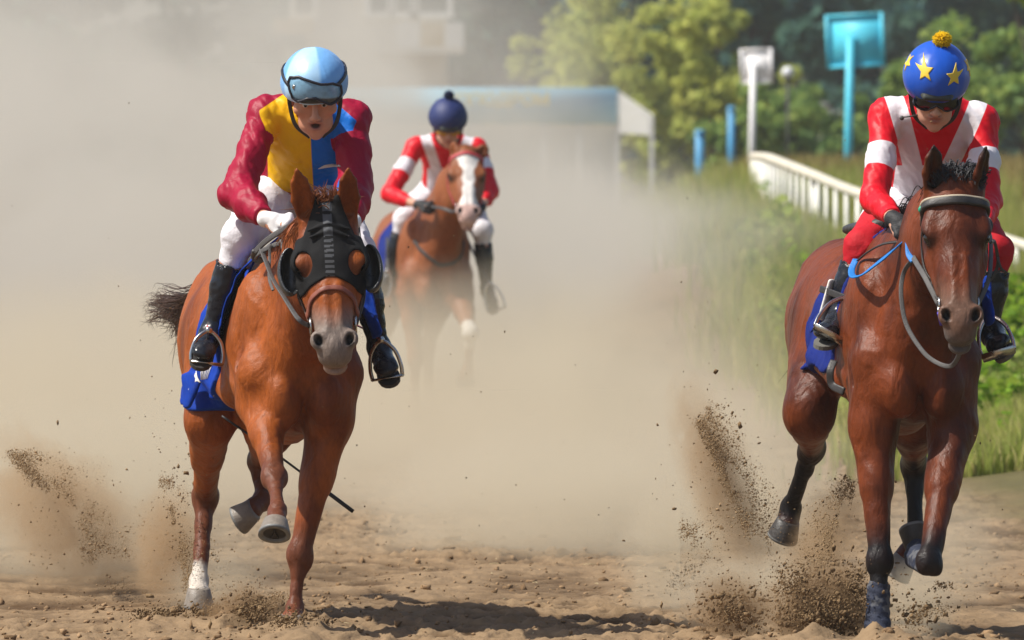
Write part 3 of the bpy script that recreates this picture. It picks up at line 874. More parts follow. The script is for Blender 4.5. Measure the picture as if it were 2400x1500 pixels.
    # gloves
    for i in (0, 1):
        G = Shape(); hd, pn = d['hand'][i]
        hand_ops(G, wr[i] + unit(hd) * .008, hd, pn, (1, -1)[i], .0028)
        G.cone(wr[i] - unit(hd) * .004, wr[i] + unit(hd) * .03, .033, .031, .01)
        G.disp(lambda X, Y, Z: .0012 * noise3(X * 60, Y * 60, Z * 60, 21))
        P, Q = G.mesh(min(hs * .75, .006)); obj('glove', P, Q, M[d['glove']], root)
    # helmet
    hf = h; h = HeadFrame(hf.O + hf.u * d.get('h_up', 0.0), hf.f, 0, hf.k * d.get('hk', 1.0)); h.x, h.u = hf.x, hf.u; d['hh'] = h
    k = h.k
    shell = Shape(); shell.ell(h(0, -.008, .052), (.112 * k, .136 * k, .112 * k), .01, h.R)
    shell.ell(h(0, -.03, .015), (.108 * k, .118 * k, .085 * k), .03, h.R)
    shell.keep(Fn(lambda X, Y, Z: ((X - h.O[0]) * (-h.u[0]) + (Y - h.O[1]) * (-h.u[1]) + (Z - h.O[2]) * (-h.u[2])) + k * (d.get('rim', .022)) +
        .30 * np.minimum(((X - h.O[0]) * h.f[0] + (Y - h.O[1]) * h.f[1] + (Z - h.O[2]) * h.f[2]) - .02, 0)), .008)
    shell.cone(h(-.045, .118, .032), h(.045, .118, .032), (.022 * k, .010 * k), (.022 * k, .010 * k), .025, h.f)
    shell.sub(Ell(h(0, -.005, .02), (.088 * k, .104 * k, .085 * k), h.R), .004)
    P, Q = shell.mesh(hs); ho = obj('helmet', P, Q, M['helmet_shell'], root); d['helmet'] = ho; d['shell'] = shell
    cov = Shape(); cov.ell(h(0, -.008, .054), (.1185 * k, .143 * k, .1165 * k), .01, h.R); cov.ell(h(0, -.03, .035), (.116 * k, .128 * k, .085 * k), .03, h.R)
    cov.keep(Fn(lambda X, Y, Z: d['cover_cut'](*[((X - h.O[0]) * w[0] + (Y - h.O[1]) * w[1] + (Z - h.O[2]) * w[2]) / k for w in h.R]) * k), .006)
    cov.disp(lambda X, Y, Z: .0015 * noise3(X * 24, Y * 24, Z * 12, 31) + .0011 * np.abs(noise3(X * 50, Y * 50, Z * 18, 32)))
    if d.get('pleats'):
        cov.disp(lambda X, Y, Z: -.0016 * np.exp(-(np.minimum(np.abs(np.mod(np.arctan2((X - h.O[0]) * h.x[0] + (Y - h.O[1]) * h.x[1] + (Z - h.O[2]) * h.x[2], (X - h.O[0]) * h.f[0] + (Y - h.O[1]) * h.f[1] + (Z - h.O[2]) * h.f[2]) + .12, PI / 3) - PI / 6), 9) / .03) ** 2))
    P, Q = cov.mesh(hs * .9); d['cover'] = obj('helmet_cover', P, Q, M[d['cap']], ho); d['cov'] = cov
    # chin straps
    mb = MB()
    for q in (-1, 1):
        strap(mb, [hf(q * .088, .02, .03), hf(q * .083, .028, -.03), hf(q * .066, .045, -.088), hf(q * .02, .055, -.128)], .016, .004, h.f)
    mb.build('chin_strap', M['leather_dark'], ho)
    return root
def pompon(h, P0, r, m, parent):
    sp = []
    for i in range(520):
        n = unit(rng.normal(size=3)); n[2] *= .9
        sp.append(([P0 + n * r * .3, P0 + n * r * .7, P0 + n * r * (.92 + rng.random() * .16) + rng.normal(size=3) * r * .05], r * .13))
    o = strands('pompon', m, parent, sp)
    return o
def star_outline(r, rot):
    return [(math.sin(rot + PI * i / 5) * r * (1 if i % 2 == 0 else .42), math.cos(rot + PI * i / 5) * r * (1 if i % 2 == 0 else .42)) for i in range(10)]
# ------------------------------------------------------------------ the chestnut horse in the black hood
def horse_common(name, d, coat_m, h, label, masks, hooves):
    S = horse_shape(d); d['S'] = S
    root = empty(name, V(d['O'][0], d['O'][1], 0), label, 'horse', 'racehorses galloping down the track')
    P, Q = S.mesh(h)
    mk = masks(P)
    b = obj('body', P, Q, M[coat_m], root, masks=mk)
    d['root'] = root; d['body'] = b
    for key, (m, toe, *axv) in hooves.items():
        e = d[key]; hoof_mesh('hoof', e[3] - unit(axv[0]) * .05 if axv else e[2], e[3], toe, M[m], root, 1.0)
    return root
def muzzle_masks(H, P):
    a, b, c = H.inv(P)
    nost = np.maximum.reduce([1.0 - np.sqrt(((a - q * .045) / .0125) ** 2 + ((b - .522) / .026) ** 2 + ((c + .02) / .03) ** 2) for q in (-1, 1)]) * .02
    near = (np.abs(a) < .2) & (b > -.3) & (b < .75) & (np.abs(c) < .4)
    nost = np.where(near, nost, -1.0)
    eye = np.where(near & (np.abs(a) > .05), 1 - np.sqrt(((b - .203) / .034) ** 2 + ((c + .060) / .026) ** 2), -1) * .012
    nost = np.maximum(nost, eye)
    muz = np.where(near & (b > .2), (b - .44) + .04 * np.abs(a) / .05, -1.0)
    return a, b, c, near, nost, muz

EAR = lambda q, tip: ((q * .062, -.005, -.085), tip, (q * .25, .1, 1.0))
H1 = {}
H1['H'] = Frame(at(768, 497, 29.16), at(786, 838, 28.92), roll=0.0, turn=0.04, sx=1.30)
H1['O'] = V(-.888, 30.05, 0); H1['fw'] = V(.195, -.981, 0)
H1['dz'] = .01; H1['leg_r'] = .90
Hh = H1['H']
def ear_to(H, b, px, py, D, face):
    t = np.array(H.inv(at(px, py, D)))
    return (b, tuple(float(x) for x in t), face)
H1['ears'] = [ear_to(Hh, (-.058, .02, -.075), 694, 392, 29.10, (-.1, .1, 1)), ear_to(Hh, (.06, .02, -.075), 816, 390, 29.10, (.05, .1, 1))]
H1['FR'] = [at(612, 945, 29.72), at(643, 1118, 29.38), at(651, 1196, 29.15), at(645, 1236, 29.06)]
H1['FL'] = [at(772, 985, 29.72), at(703, 1300, 29.62), at(692, 1425, 29.58), at(682, 1462, 29.50)]
H1['HR'] = [at(492, 985, 30.62), at(481, 1165, 31.15), at(467, 1362, 30.95), at(466, 1398, 30.86)]
H1['HL'] = [at(632, 1000, 30.55), at(612, 1080, 31.0), at(616, 1172, 30.88), at(580, 1204, 30.80)]
def m1(P):
    a, b, c, near, nost, muz = muzzle_masks(H1['H'], P)
    leg = np.full(len(P), -1.0)
    for key, k in (('FR', 1), ('FL', 1), ('HR', 1), ('HL', 1)):
        kn, ft = H1[key][1], H1[key][2]; ax = unit(ft - kn)
        dd = np.linalg.norm(P - kn - np.clip((P - kn) @ ax, 0, .5)[:, None] * ax, axis=1)
        leg = np.maximum(leg, .10 - dd)
    kn, ft, hf = H1['HR'][1:]; ax = unit(ft - kn); L = np.linalg.norm(ft - kn)
    t = (P - kn) @ ax; dd = np.linalg.norm(P - kn - t[:, None] * ax, axis=1)
    sock = np.minimum(t - (L - .075), .16 - dd) + .008 * np.sin(np.arctan2(P[:, 0] - ft[0], P[:, 1] - ft[1]) * 5)
    pink = np.where(near, np.minimum(b - .57, -c - .09), -1)
    return {'m_leg': leg, 'm_muzzle': muz, 'm_nost': nost, 'm_sock': sock, 'm_pink': pink}
TOE = V(.1, -1, .0)
horse_common('racehorse', H1, 'chestnut', .008, 'chestnut racehorse wearing a black hood with blinker cups, galloping in front of the dust', m1,
             {'FR': ('hoof_pale', V(0, -.8, .6), V(-.05, -.60, -.80)), 'FL': ('hoof_pale', TOE, V(0, .1, -1)), 'HR': ('hoof_pale', TOE, V(0, .1, -1)), 'HL': ('hoof_pale', V(-.6, -.3, -.6), V(-.75, .25, -.45))})
# ------------------------------------------------------------------ tack of the chestnut
def box_fn(d, t0, t1, z0, z1, f=None, l0=-9, l1=9):
    """Region in the horse's own axes: along the body, height, lateral."""
    O, fw, sd = d['O'], unit(d['fw']), d['sd']
    def g(X, Y, Z):
        x, y = X - O[0], Y - O[1]
        t = x * fw[0] + y * fw[1]; l = x * sd[0] + y * sd[1]
        lo = z0 + (f(t, l) if f else 0)
        return np.maximum.reduce(np.broadcast_arrays(t - t1, t0 - t, Z - z1, lo - Z, l0 - l, l - l1))
    return Fn(g)
def saddle_cloth(d, t0, t1, z0, f, m, h=.009, masks=None, name='saddle_cloth', l0=-9, l1=9, zk=1.25, sl=0.0):
    C = Shape()
    for o, p, k in d['S'].ops: C.ops.append((o, p, k))
    T = d['T']
    C.disp(lambda X, Y, Z: -.012 + .007 * noise3(X * 6 + Z * 3, Y * 9, Z * 5, 41) + .006 * noise3(X * 14, Y * 22, Z * 9, 42) - .02 * np.clip(1.15 - Z, 0, .4))
    C.keep(box_fn(d, t0, t1, z0, 9, f, l0, l1), .006)
    if sl:
        O_, w_ = d['O'], unit(d['fw'])
        C.keep(Fn(lambda X, Y, Z: ((t0 + sl * np.clip(Z - z0, 0, .55)) - ((X - O_[0]) * w_[0] + (Y - O_[1]) * w_[1])) + 0 * Z), .006)
    a, b = T(t0 - .1, -.5, .55), T(t1 + .1, .5, 1.6); lo, hi = np.minimum(a, b), np.maximum(a, b)
    lo[0] -= .15; hi[0] += .15
    P, Q = C.mesh(h, lo, hi)
    return obj(name, P, Q, m, d['root'], masks=masks(P) if masks else None), C
M['cloth_blue'] = mat('royal_blue_saddle_cloth', (.003, .036, .30), .75, [], .2, 14, .25, 60, spec=.15)
M['cloth_navy'] = mat('navy_saddle_cloth', (.008, .020, .16), .75, var=.2, vscale=14, bump=.25, bscale=60, spec=.15)
M['letter_white'] = mat('white_lettering', (.72, .70, .66), .7, var=.05)
H1S = H1['S']; r1 = H1['root']; T1 = H1['T']
cl1, CL1 = saddle_cloth(H1, -.78, .02, .86, lambda t, l: .10 * np.clip((t + .42) * 2.4, -.6, 1) ** 2 * np.sign(t + .42) + .03 * np.sin(t * 17 + 1) + np.where(l > 0, .42, 0), M['cloth_blue'], sl=.85)
# loose folds of the cloth: the flap on the far side, the hanging corner and the band along the front edge
fl = Shape()
fl.cone(T1(.02, .23, 1.36), at(862, 730, 29.86), (.02, .07), (.022, .065), .03, V(.9, .3, .35))
fl.cone(at(856, 690, 29.84), at(884, 782, 29.80), (.016, .060), (.014, .050), .03, V(.9, .5, .35))
fl.disp(lambda X, Y, Z: .010 * noise3(X * 22 + Z * 12, Y * 16, Z * 16, 44) + .006 * np.abs(noise3(X * 40, Y * 30, Z * 30, 45)))
P, Q = fl.mesh(.006); obj('cloth_flap', P, Q, M['cloth_blue'], cl1)
for a_, b_, ra_, rb_, w_ in ((at(452, 880, 30.48), at(438, 952, 30.45), (.018, .075), (.009, .022), V(.7, .6, 0)), (at(505, 860, 30.22), at(503, 930, 30.2), (.020, .045), (.012, .024), V(.3, .9, 0)), (at(540, 860, 30.18), at(535, 925, 30.16), (.016, .045), (.010, .030), V(.3, .9, 0))):
    fl = Shape(); fl.cone(a_, b_, ra_, rb_, .02, w_)
    fl.disp(lambda X, Y, Z: .006 * noise3(X * 26, Y * 26, Z * 20, 46))
    P, Q = fl.mesh(.006); obj('cloth_corner', P, Q, M['cloth_blue'], cl1)
mb = MB()
band = H1S.snap([at(668, 572, 29.95), at(625, 622, 29.90), at(585, 700, 29.92), at(555, 775, 29.97)], .028)
band = np.vstack([band, [at(522, 832, 30.1), at(484, 884, 30.2)]])
bp = spline(band, 8); U = H1S.grad(bp)
mb.tube(bp, .026, 12, U, True, flat=.14)
mb.build('front_band', M['cloth_blue'], cl1)
# lettering on the cloth
def text_on(shape, txt, origin, xd, yd, axis, size, m, parent, th=.003, bold=.02):
    cu = bpy.data.curves.new('lettering', 'FONT'); cu.body = txt; cu.size = size; cu.offset = bold * size; cu.resolution_u = 3
    o = bpy.data.objects.new('lettering_source', cu); sc.collection.objects.link(o)
    dg = bpy.context.evaluated_depsgraph_get(); me = bpy.data.meshes.new_from_object(o.evaluated_get(dg))
    bm = bmesh.new(); bm.from_mesh(me); bmesh.ops.triangulate(bm, faces=bm.faces[:]); bmesh.ops.subdivide_edges(bm, edges=[e for e in bm.edges if e.calc_length() > size * .2], cuts=2, use_grid_fill=True)
    bm.verts.index_update()
    p2 = np.array([[v.co.x, v.co.y] for v in bm.verts]); Fc = [[v.index for v in f.verts] for f in bm.faces]; bm.free()
    bpy.data.objects.remove(o)
    P0 = origin + p2[:, :1] * xd + p2[:, 1:] * yd
    P = front_hit(shape, None, P0, axis, -.3, .3) + axis * th if shape is not None else P0
    return obj('lettering', P, Fc, m, parent, False)
allc = Shape(); allc.ops = list(CL1.ops); allc.add(Cone(at(452, 880, 30.48), at(438, 952, 30.45), (.018, .075), (.009, .022), V(.7, .6, 0)), .02)
p0, p1, p2 = (first_hit(allc, *q, 29.4, 31.2) for q in ((447, 910), (486, 862), (428, 890)))
if p0 is not None and p1 is not None:
    out_ax = unit(allc.grad([lerp(p0, p1, .4)])[0] + V(-.1, -.35, 0))
    xd = perp(p1 - p0, out_ax); yd = np.cross(out_ax, xd); yd = yd if yd[2] > 0 else -yd
    text_on(allc, 'AE/', p0, xd, yd, out_ax, .075, M['letter_white'], cl1, bold=.03)
    mb = MB()
    for i in range(6):
        o = first_hit(allc, 474 + i * 4, 872 - i * 1, 29.4, 31.2)
        if o is None: continue
        pts = front_hit(allc, None, np.array([o + UP * .022, o, o - UP * .030 + xd * .004]), out_ax, -.2, .2) + out_ax * .004
        mb.tube(pts, .0030, 4, out_ax)
    mb.build('stripe_print', M['letter_white'], cl1)
# saddle
sd_ = Shape(); sd_.cone(T1(-.12, 0, 1.42), T1(-.50, 0, 1.40), (.10, .035), (.14, .035), .03, H1['sd'])
P, Q = sd_.mesh(.01); obj('saddle', P, Q, M['leather_dark'], r1)

# hood
hd = Shape()
for o, p, k in H1S.ops: hd.ops.append((o, p, k))
hk = Hh.k
hd.disp(lambda X, Y, Z: -.0065 + .0012 * noise3(X * 40, Y * 40, Z * 40, 51))
for f_, w_ in ((.050, .060), (.078, .055)): hd.cone(Hh(-w_, f_ + .022, -.004), Hh(0, f_, .006), .006, .008, .008); hd.cone(Hh(w_, f_ + .022, -.004), Hh(0, f_, .006), .006, .008, .008)
def hood_region(X, Y, Z):
    q = [((X - Hh.O[0]) * w[0] + (Y - Hh.O[1]) * w[1] + (Z - Hh.O[2]) * w[2]) / hk for w in Hh.R]
    a, b, c = q[0] / Hh.sx, q[1], q[2]
    aa = np.abs(a)
    low = .262 + .50 * np.maximum(aa - .012, 0) * 1.1           # lower edge
    top = -.055 + np.maximum(aa - .033, 0) * 3.2                 # upper edge leaves the ears free
    top = np.minimum(top, .085)
    return np.maximum.reduce([b - low, top - b, -.20 - c])
hd.keep(Fn(hood_region), .004)
for q in (-1, 1):
    c = Hh(q * .076, .198, -.035); wv = unit(Hh.n * .9 + Hh.s * q * .35)
    hd.sub(Cone(c - wv * .10, c + wv * .1, (.033, .046), (.033, .046), Hh.s), .004)
lo = np.min([Hh(a, b, c) for a in (-.13, .13) for b in (-.12, .40) for c in (-.26, .08)], 0); hi = np.max([Hh(a, b, c) for a in (-.13, .13) for b in (-.12, .40) for c in (-.26, .08)], 0)
P, Q = hd.mesh(.0048, lo, hi)
a, b, c = Hh.inv(P)
stripe = np.minimum(.0135 - np.abs(a + .002), np.where(b > .10, np.where(np.mod(b, .021) > .006, 1, -1), np.where(np.mod(b, .055) > .008, 1, -1)))
stripe = np.where(c > -.08, stripe, -1)
hood = obj('hood', P, Q, M['hood'], r1, masks={'m_tape': stripe})
for q in (-1, 1):
    Bk = Shape(); cc = Hh(q * .118, .205, -.085)
    Bk.ell(cc, (.046, .098, .068), .01, (unit(Hh.s + Hh.n * .35 * q), Hh.f, unit(Hh.n - Hh.s * .35 * q)))
    Bk.sub(Ell(cc + Hh.n * .016 - Hh.s * q * .012, (.043, .093, .068), (unit(Hh.s + Hh.n * .35 * q), Hh.f, unit(Hh.n - Hh.s * .35 * q))), .003)
    Bk.keep(Half(cc + Hh.n * .022, unit(Hh.n + Hh.s * q * .25)), .003)
    P, Q = Bk.mesh(.0045); obj('blinker_cup', P, Q, M['blinker'], hood)
for q in (-1, 1): eye_part(Hh, q, r1)
# bridle
mb = MB(); head_strap(H1S, Hh, [(-.10, .42, -.19), (-.078, .385, -.10), (-.056, .335, -.035), (0, .312, .0), (.056, .335, -.035), (.078, .385, -.10), (.10, .42, -.19)], .021, .009, mb, .005)
mb.build('noseband', M['leather_red'], r1)
for q in (-1, 1):
    mb = MB(); head_strap(H1S, Hh, [(q * .10, .24, -.13), (q * .094, .33, -.125), (q * .082, .43, -.11)], .020, .006, mb, .004)
    mb.build('cheekpiece', M['leather_tan'], r1)
rb = [bit_ring(Hh, H1S, q, r1, .435) for q in (-1, 1)]
# reins and breast straps
handL = at(668, 548, 29.62)
mb = MB()
strap(mb, [rb[0], at(700, 748, 29.02), at(668, 700, 29.15), at(640, 655, 29.35), at(624, 615, 29.5), at(612, 585, 29.62)], .020, .006, V(.4, -1, .2))
strap(mb, [at(700, 520, 29.6), at(660, 540, 29.58), at(622, 566, 29.6), at(598, 590, 29.66)], .024, .009, V(0, -1, .4))
strap(mb, [at(696, 560, 29.55), at(650, 572, 29.56), at(612, 590, 29.6), at(600, 604, 29.68)], .020, .008, V(0, -1, .4))
strap(mb, [at(633, 572, 29.56), at(632, 610, 29.54), at(631, 652, 29.45), at(640, 680, 29.3)], .012, .006, V(0, -1, 0))
strap(mb, [at(658, 562, 29.55), at(664, 590, 29.5), at(672, 640, 29.3)], .012, .006, V(0, -1, 0))
strap(mb, [at(598, 588, 29.66), at(596, 603, 29.7), at(606, 611, 29.7), at(616, 606, 29.68)], .026, .014, V(0, -1, 0))
strap(mb, [rb[1], at(852, 690, 29.2), at(846, 600, 29.5), at(838, 530, 29.72)], .020, .006, V(-.4, -1, .2))
mb.build('rein', M['leather_grey'], r1)
# hair
sp = []
for i in range(420):
    a = rng.uniform(-.048, .048); b = rng.uniform(-.055, .0)
    p0 = Hh(a, b, -.070 + rng.uniform(-.03, .03))
    up_ = UP * rng.uniform(.03, .085) + Hh.s * (a * .5 + rng.normal() * .020 - .01) + Hh.n * (.02 + rng.normal() * .02)
    sp.append(([p0, p0 + up_ * .6 + rng.normal(size=3) * .006, p0 + up_ + Hh.s * rng.normal() * .02 - UP * .012 + Hh.n * .02 + rng.normal(size=3) * .006], .0036))
strands('forelock', M['hair_chestnut'], r1, sp)
sp = []
for i in range(330):
    t = rng.random(); p0 = lerp(T1(.08, 0, 1.44), Hh.O - UP * .02, t) + rng.normal(size=3) * .012
    sd_m = rng.choice([-1, 1]); L = rng.uniform(.08, .16)
    sp.append(([p0, p0 + UP * .03 + H1['sd'] * sd_m * .04, p0 + H1['sd'] * sd_m * (.07 + rng.random() * .04) - UP * L * .3 - unit(H1['fw']) * .05, p0 + H1['sd'] * sd_m * .10 - UP * L - unit(H1['fw']) * .09], .0025))
strands('mane', M['hair_chestnut'], r1, sp)
sp = []
dock = T1(-1.22, 0, 1.30)
for i in range(560):
    u, v, w = rng.random(), rng.normal(), rng.normal()
    e = at(382 + u * 75 + v * 9, 700 + u * 120 + w * 24, 32.1 + rng.normal() * .12)
    if rng.random() < .30: e = at(350 + rng.random() * 50, 690 + rng.random() * 60 + v * 8, 32.2)
    m1_ = lerp(dock, at(455, 688 + w * 10, 31.7), .6) + rng.normal(size=3) * .02; m2_ = at(432 + v * 9, 700 + u * 50 + w * 14, 31.85)
    tip = e + V(rng.normal() * .022 - .02, .05, rng.normal() * .02 - .02)
    sp.append(([dock + rng.normal(size=3) * .02, m1_, m2_, e, tip], .0021))
strands('tail', M['hair_tail'], r1, sp)
# ------------------------------------------------------------------ rider of the chestnut
def sstep(a, b, x):
    t = np.clip((np.asarray(x, float) - a) / (b - a), 0, 1); return t * t * (3 - 2 * t)
def arm_mask(d, P, i):
    s_, e = d['sh'][i], d['el'][i]; L = np.linalg.norm(e - s_); w = (e - s_) / L
    t = (P - s_) @ w; dist = np.linalg.norm(P - s_ - np.clip(t, 0, L)[:, None] * w, axis=1)
    return t / L, dist, L
J1 = dict(label='jockey in crimson silks with yellow and blue front and a sky blue cap', skin='skin', shirt='silks_a', glove='glove_white', cap='cap_sky', mouth=.010, puff=.016, pleats=True)
J1['h'] = HeadFrame(at(738, 224, 29.80), V(.02, -.90, -.40), -.03, 1.16); J1['hk'] = .925; J1['h_up'] = .004
J1['neck'], J1['chest'], J1['waist'], J1['pel'] = at(733, 266, 30.08), at(728, 310, 30.16), at(708, 396, 30.30), at(702, 436, 30.42)
J1['sh'] = [at(624, 264, 30.08), at(826, 280, 30.08)]
J1['el'] = [at(558, 452, 29.90), at(832, 440, 29.95)]
J1['wr'] = [at(624, 514, 29.66), at(826, 520, 29.70)]
J1['hand'] = [(V(.92, -.30, -.10), V(.15, .55, -.85)), (V(-.7, -.6, -.1), V(.1, .4, -.9))]
J1['hip'] = [at(652, 436, 30.42), at(745, 440, 30.42)]
J1['kn'] = [at(562, 556, 29.98), at(838, 590, 29.98)]
J1['an'] = [at(500, 766, 30.02), at(886, 806, 30.02)]
J1['toe'] = [at(474, 826, 29.86), at(908, 866, 29.86)]
J1['sole'] = [V(-.25, .3, -1), V(.25, .3, -1)]
J1['base'] = at(690, 880, 30.0)
J1['boot_top'] = .30
J1['sleeve'] = (.066, .062, .074, .064, .040)
J1['rim'] = .026
J1['cover_cut'] = lambda a, b, c: -c + .004 - .10 * np.minimum(b, .05) + .28 * np.maximum(b, 0) * .35
def j1_masks(P):
    q = P - J1['chest']; a = q[:, 0]; z = P[:, 2]
    yoke = np.where(a < 0, 2.075 - (np.abs(a) - .11) * .69, 2.03 - (np.abs(a) - .12) * .86) - z
    side = .170 + .026 * sstep(1.93, 2.01, z) - np.abs(a)
    front = .30 - (P[:, 1] - J1['chest'][1])
    t0 = np.minimum.reduce([yoke * .8, side, front, z - 1.695])
    for i in (0, 1):
        t, dist, L = arm_mask(J1, P, i)
        t0 = np.minimum(t0, np.where(t > .28, dist - .088, 1))
    mid = .004 + (1.93 - z) * .03
    return {'m_yellow': np.minimum(t0, mid - a), 'm_blue': np.minimum(t0, a - mid)}
J1['shirt_masks'] = j1_masks
rider(J1)
h = J1['hh']
# paler front panels of the cap cover
me = J1['cover'].data; P = np.array([v.co[:] for v in me.vertices]) + base_of(J1['cover'])
a, b, c = h.inv(P); az = np.arctan2(a, b + .12)
at_ = me.attributes.new('m_pale', 'FLOAT', 'POINT'); at_.data.foreach_set('value', (np.minimum(az + .55, .10 - az) * .12).astype(np.float32))
mb = MB(); q0 = J1['chest'] + V(.075, 0, -.135)
patch(mb, J1['T'], q0, V(1, 0, 0), V(0, 0, 1), V(0, -1, 0), [(-.045, -.008), (-.02, .006), (.01, .011), (.04, .008), (.05, .0), (.02, .002), (-.01, -.002)], .002, .001, 3, 4); mb.build('swoosh_patch', M['letter_white'], J1['root'])
# goggles pushed up on the cap
gO = h(.004, 0, .080); half = [(-.092, .030), (-.085, .046), (-.055, .054), (-.02, .046), (.02, .034), (.06, .030), (.088, .014), (.090, -.012), (.078, -.034), (.05, -.040), (.022, -.022), (0, -.008), (-.028, -.010), (-.06, -.026), (-.082, -.014)]
half = [(x * h.k * .94, (y - .022) * h.k) for x, y in half]
mb = MB()
edge = patch(mb, J1['cov'], gO, h.x, h.u, h.f, half, .010, .004, 5, 5)
P_ = np.concatenate(mb.P); a, b, c = h.inv(P_)
gl = mb.build('goggle_lens', M['goggle_lens'], J1['helmet'], masks={'m_smoke': .052 - .20 * np.abs(a) - c})
mb = MB(); cl = np.vstack([edge, edge[:2]]); mb.tube(cl, .0055, 8, h.f)
for q in (-1, 1):
    pts = [h(q * .085, .10, .074 + .004 * q), h(q * .118, .035, .090), h(q * .120, -.03, .098), h(q * .09, -.12, .09), h(0, -.155, .09)]
    pp = J1['cov'].snap(spline(pts, 6), .004); mb.tube(pp, .007, 8, J1['cov'].grad(pp), True, flat=.4)
mb.build('goggle_frame', M['goggle_frame'], gl)
mb = MB(); p = front_hit(J1['cov'], None, np.array([h(-.070, 0, .082)]), h.f)[0] + h.f * .014; mb.lathe(p, h.f, [(.0001, .004), (.009, .004), (.010, 0), (.010, -.006)], 14); mb.build('vent_disc', M['steel'], gl)
for i in (0, 1):
    an, toe = J1['an'][i], J1['toe'][i]; mid = lerp(an, toe, .48) + unit(perp(J1['sole'][i], unit(toe - an))) * .062
    tp = at(*((490, 776, 29.92), (893, 799, 29.90))[i]); low = at(*((484, 850, 29.90), (908, 884, 29.90))[i])
    ir = stirrup('stirrup', tp, low, None, V(1, .3 * (1, -1)[i], 0), .062, r1, M['steel'])
    mb = MB(); strap(mb, [tp, lerp(tp, T1(-.15, (-.27, .27)[i], 1.18), .5) + V((-.015, .015)[i], -.02, 0), T1(-.15, (-.27, .27)[i], 1.18)], .026, .005, V((-.5, .5)[i], -1, 0)); mb.build('stirrup_strap', M['red_webbing'], r1)
# riding whip hanging under the belly
mb = MB(); w0, w1 = at(520, 975, 30.35), at(828, 1199, 30.30)
pts = spline([w0, lerp(w0, w1, .4) + V(0, 0, .006), w1], 10); mb.tube(pts, np.where(np.linspace(0, 1, len(pts)) > .80, .0085, .0048), 8)
wh = mb.build('riding_whip', mat('black_whip', (.018, .017, .022), .5, var=.1), None, loc=w0)
tag(wh, 'thin black riding whip hanging below the belly of the hooded chestnut horse', 'riding whip')
# ------------------------------------------------------------------ the bay horse and its rider in red and white
H2 = {}
H2['H'] = Frame(at(2240, 418, 28.02), at(2256, 782, 27.74), roll=0.0, turn=0.03, sx=1.12)
G = H2['H']
H2['O'] = V(1.455, 28.87, 0); H2['fw'] = V(.125, -.992, 0); H2['dz'] = .085; H2['leg_r'] = .86
H2['ears'] = [ear_to(G, (-.070, .02, -.075), 2189, 338, 27.98, (.35, .1, 1)), ear_to(G, (.070, .02, -.075), 2312, 340, 27.98, (.75, .1, .6))]
H2['FR'] = [at(2047, 1000, 28.52), at(2062, 1312, 28.38), at(2058, 1475, 28.32), at(2060, 1512, 28.24)]
H2['FL'] = [at(2232, 1005, 28.52), at(2178, 1318, 28.16), at(2154, 1300, 28.44), at(2148, 1268, 28.50)]
H2['HR'] = [at(1897, 965, 29.40), at(1903, 1050, 29.90), at(1853, 1192, 30.12), at(1842, 1236, 30.10)]
H2['HL'] = [at(2140, 980, 29.35), at(2142, 1088, 29.85), at(2146, 1262, 29.75), at(2112, 1325, 29.66)]
def m2(P):
    a, b, c, near, nost, muz = muzzle_masks(G, P)
    leg = np.full(len(P), -1.0)
    for key, s0 in (('FR', -.10), ('FL', -.10), ('HR', -.09), ('HL', -.22)):
        kn, ft = H2[key][1], H2[key][2]; ax = unit(ft - kn); up = unit(H2[key][0] - kn)
        t = np.where((P - kn) @ up > 0, -(P - kn) @ up, .2)
        dd = np.minimum(np.linalg.norm(P - kn - np.clip((P - kn) @ ax, 0, .5)[:, None] * ax, axis=1), np.linalg.norm(P - kn - np.clip((P - kn) @ up, 0, .25)[:, None] * up, axis=1))
        leg = np.maximum(leg, np.minimum(t - s0 * 1.0, .105 - dd))
    ear = np.where(near & (b < -.02), .0, -1)
    tip = np.full(len(P), -1.0)
    for base, tp, face in H2['ears']:
        B_, T_ = G(*base), G(*tp); ax = unit(T_ - B_); t = ((P - B_) @ ax) / np.linalg.norm(T_ - B_)
        dd = np.linalg.norm(P - B_ - ((P - B_) @ ax)[:, None] * ax, axis=1)
        nn = perp(G.s * face[0] + G.f * face[1] + G.n * face[2], ax)
        inner = ((P - B_) @ nn) - .004
        tip = np.maximum(tip, np.where((dd < .07) & (t > .12) & (t < 1.3), np.maximum((t - .82) * .1, np.minimum(inner, .020 - dd * .6)), -1))
    lip = np.where(near, np.minimum(b - .545, -c - .045), -1)
    return {'m_leg': leg, 'm_muzzle': muz, 'm_nost': nost, 'm_ear': tip, 'm_lip': lip}
horse_common('racehorse', H2, 'bay', .008, 'glossy bay racehorse with black lower legs galloping beside the grass verge', m2,
             {'FR': ('hoof_dark', TOE, V(0, .1, -1)), 'FL': ('hoof_dark', V(0, -.4, .9), V(-.1, .5, .85)), 'HR': ('hoof_dark', V(-.2, -.5, -.8), V(-.30, .35, -.85)), 'HL': ('hoof_pale', V(-.5, -.5, -.6), V(-.5, .2, -.85))})
S2, r2, T2 = H2['S'], H2['root'], H2['T']
for q in (-1, 1): eye_part(G, q, r2)
cl2, CL2 = saddle_cloth(H2, -.56, .00, 1.02, lambda t, l: .06 * np.clip((t + .30) * 2.4, -.6, 1) ** 2 * np.sign(t + .30) + .02 * np.sin(t * 21) + np.where(l > 0, .15, 0), M['cloth_navy'], sl=.7)
flap = Shape(); flap.cone(at(1960, 690, 28.98), at(1902, 768, 29.05), (.012, .07), (.010, .05), .02, V(.8, -.3, .4)); flap.disp(lambda X, Y, Z: .005 * noise3(X * 26, Y * 26, Z * 20, 47))
P, Q = flap.mesh(.006); obj('cloth_corner', P, Q, M['cloth_navy'], cl2)
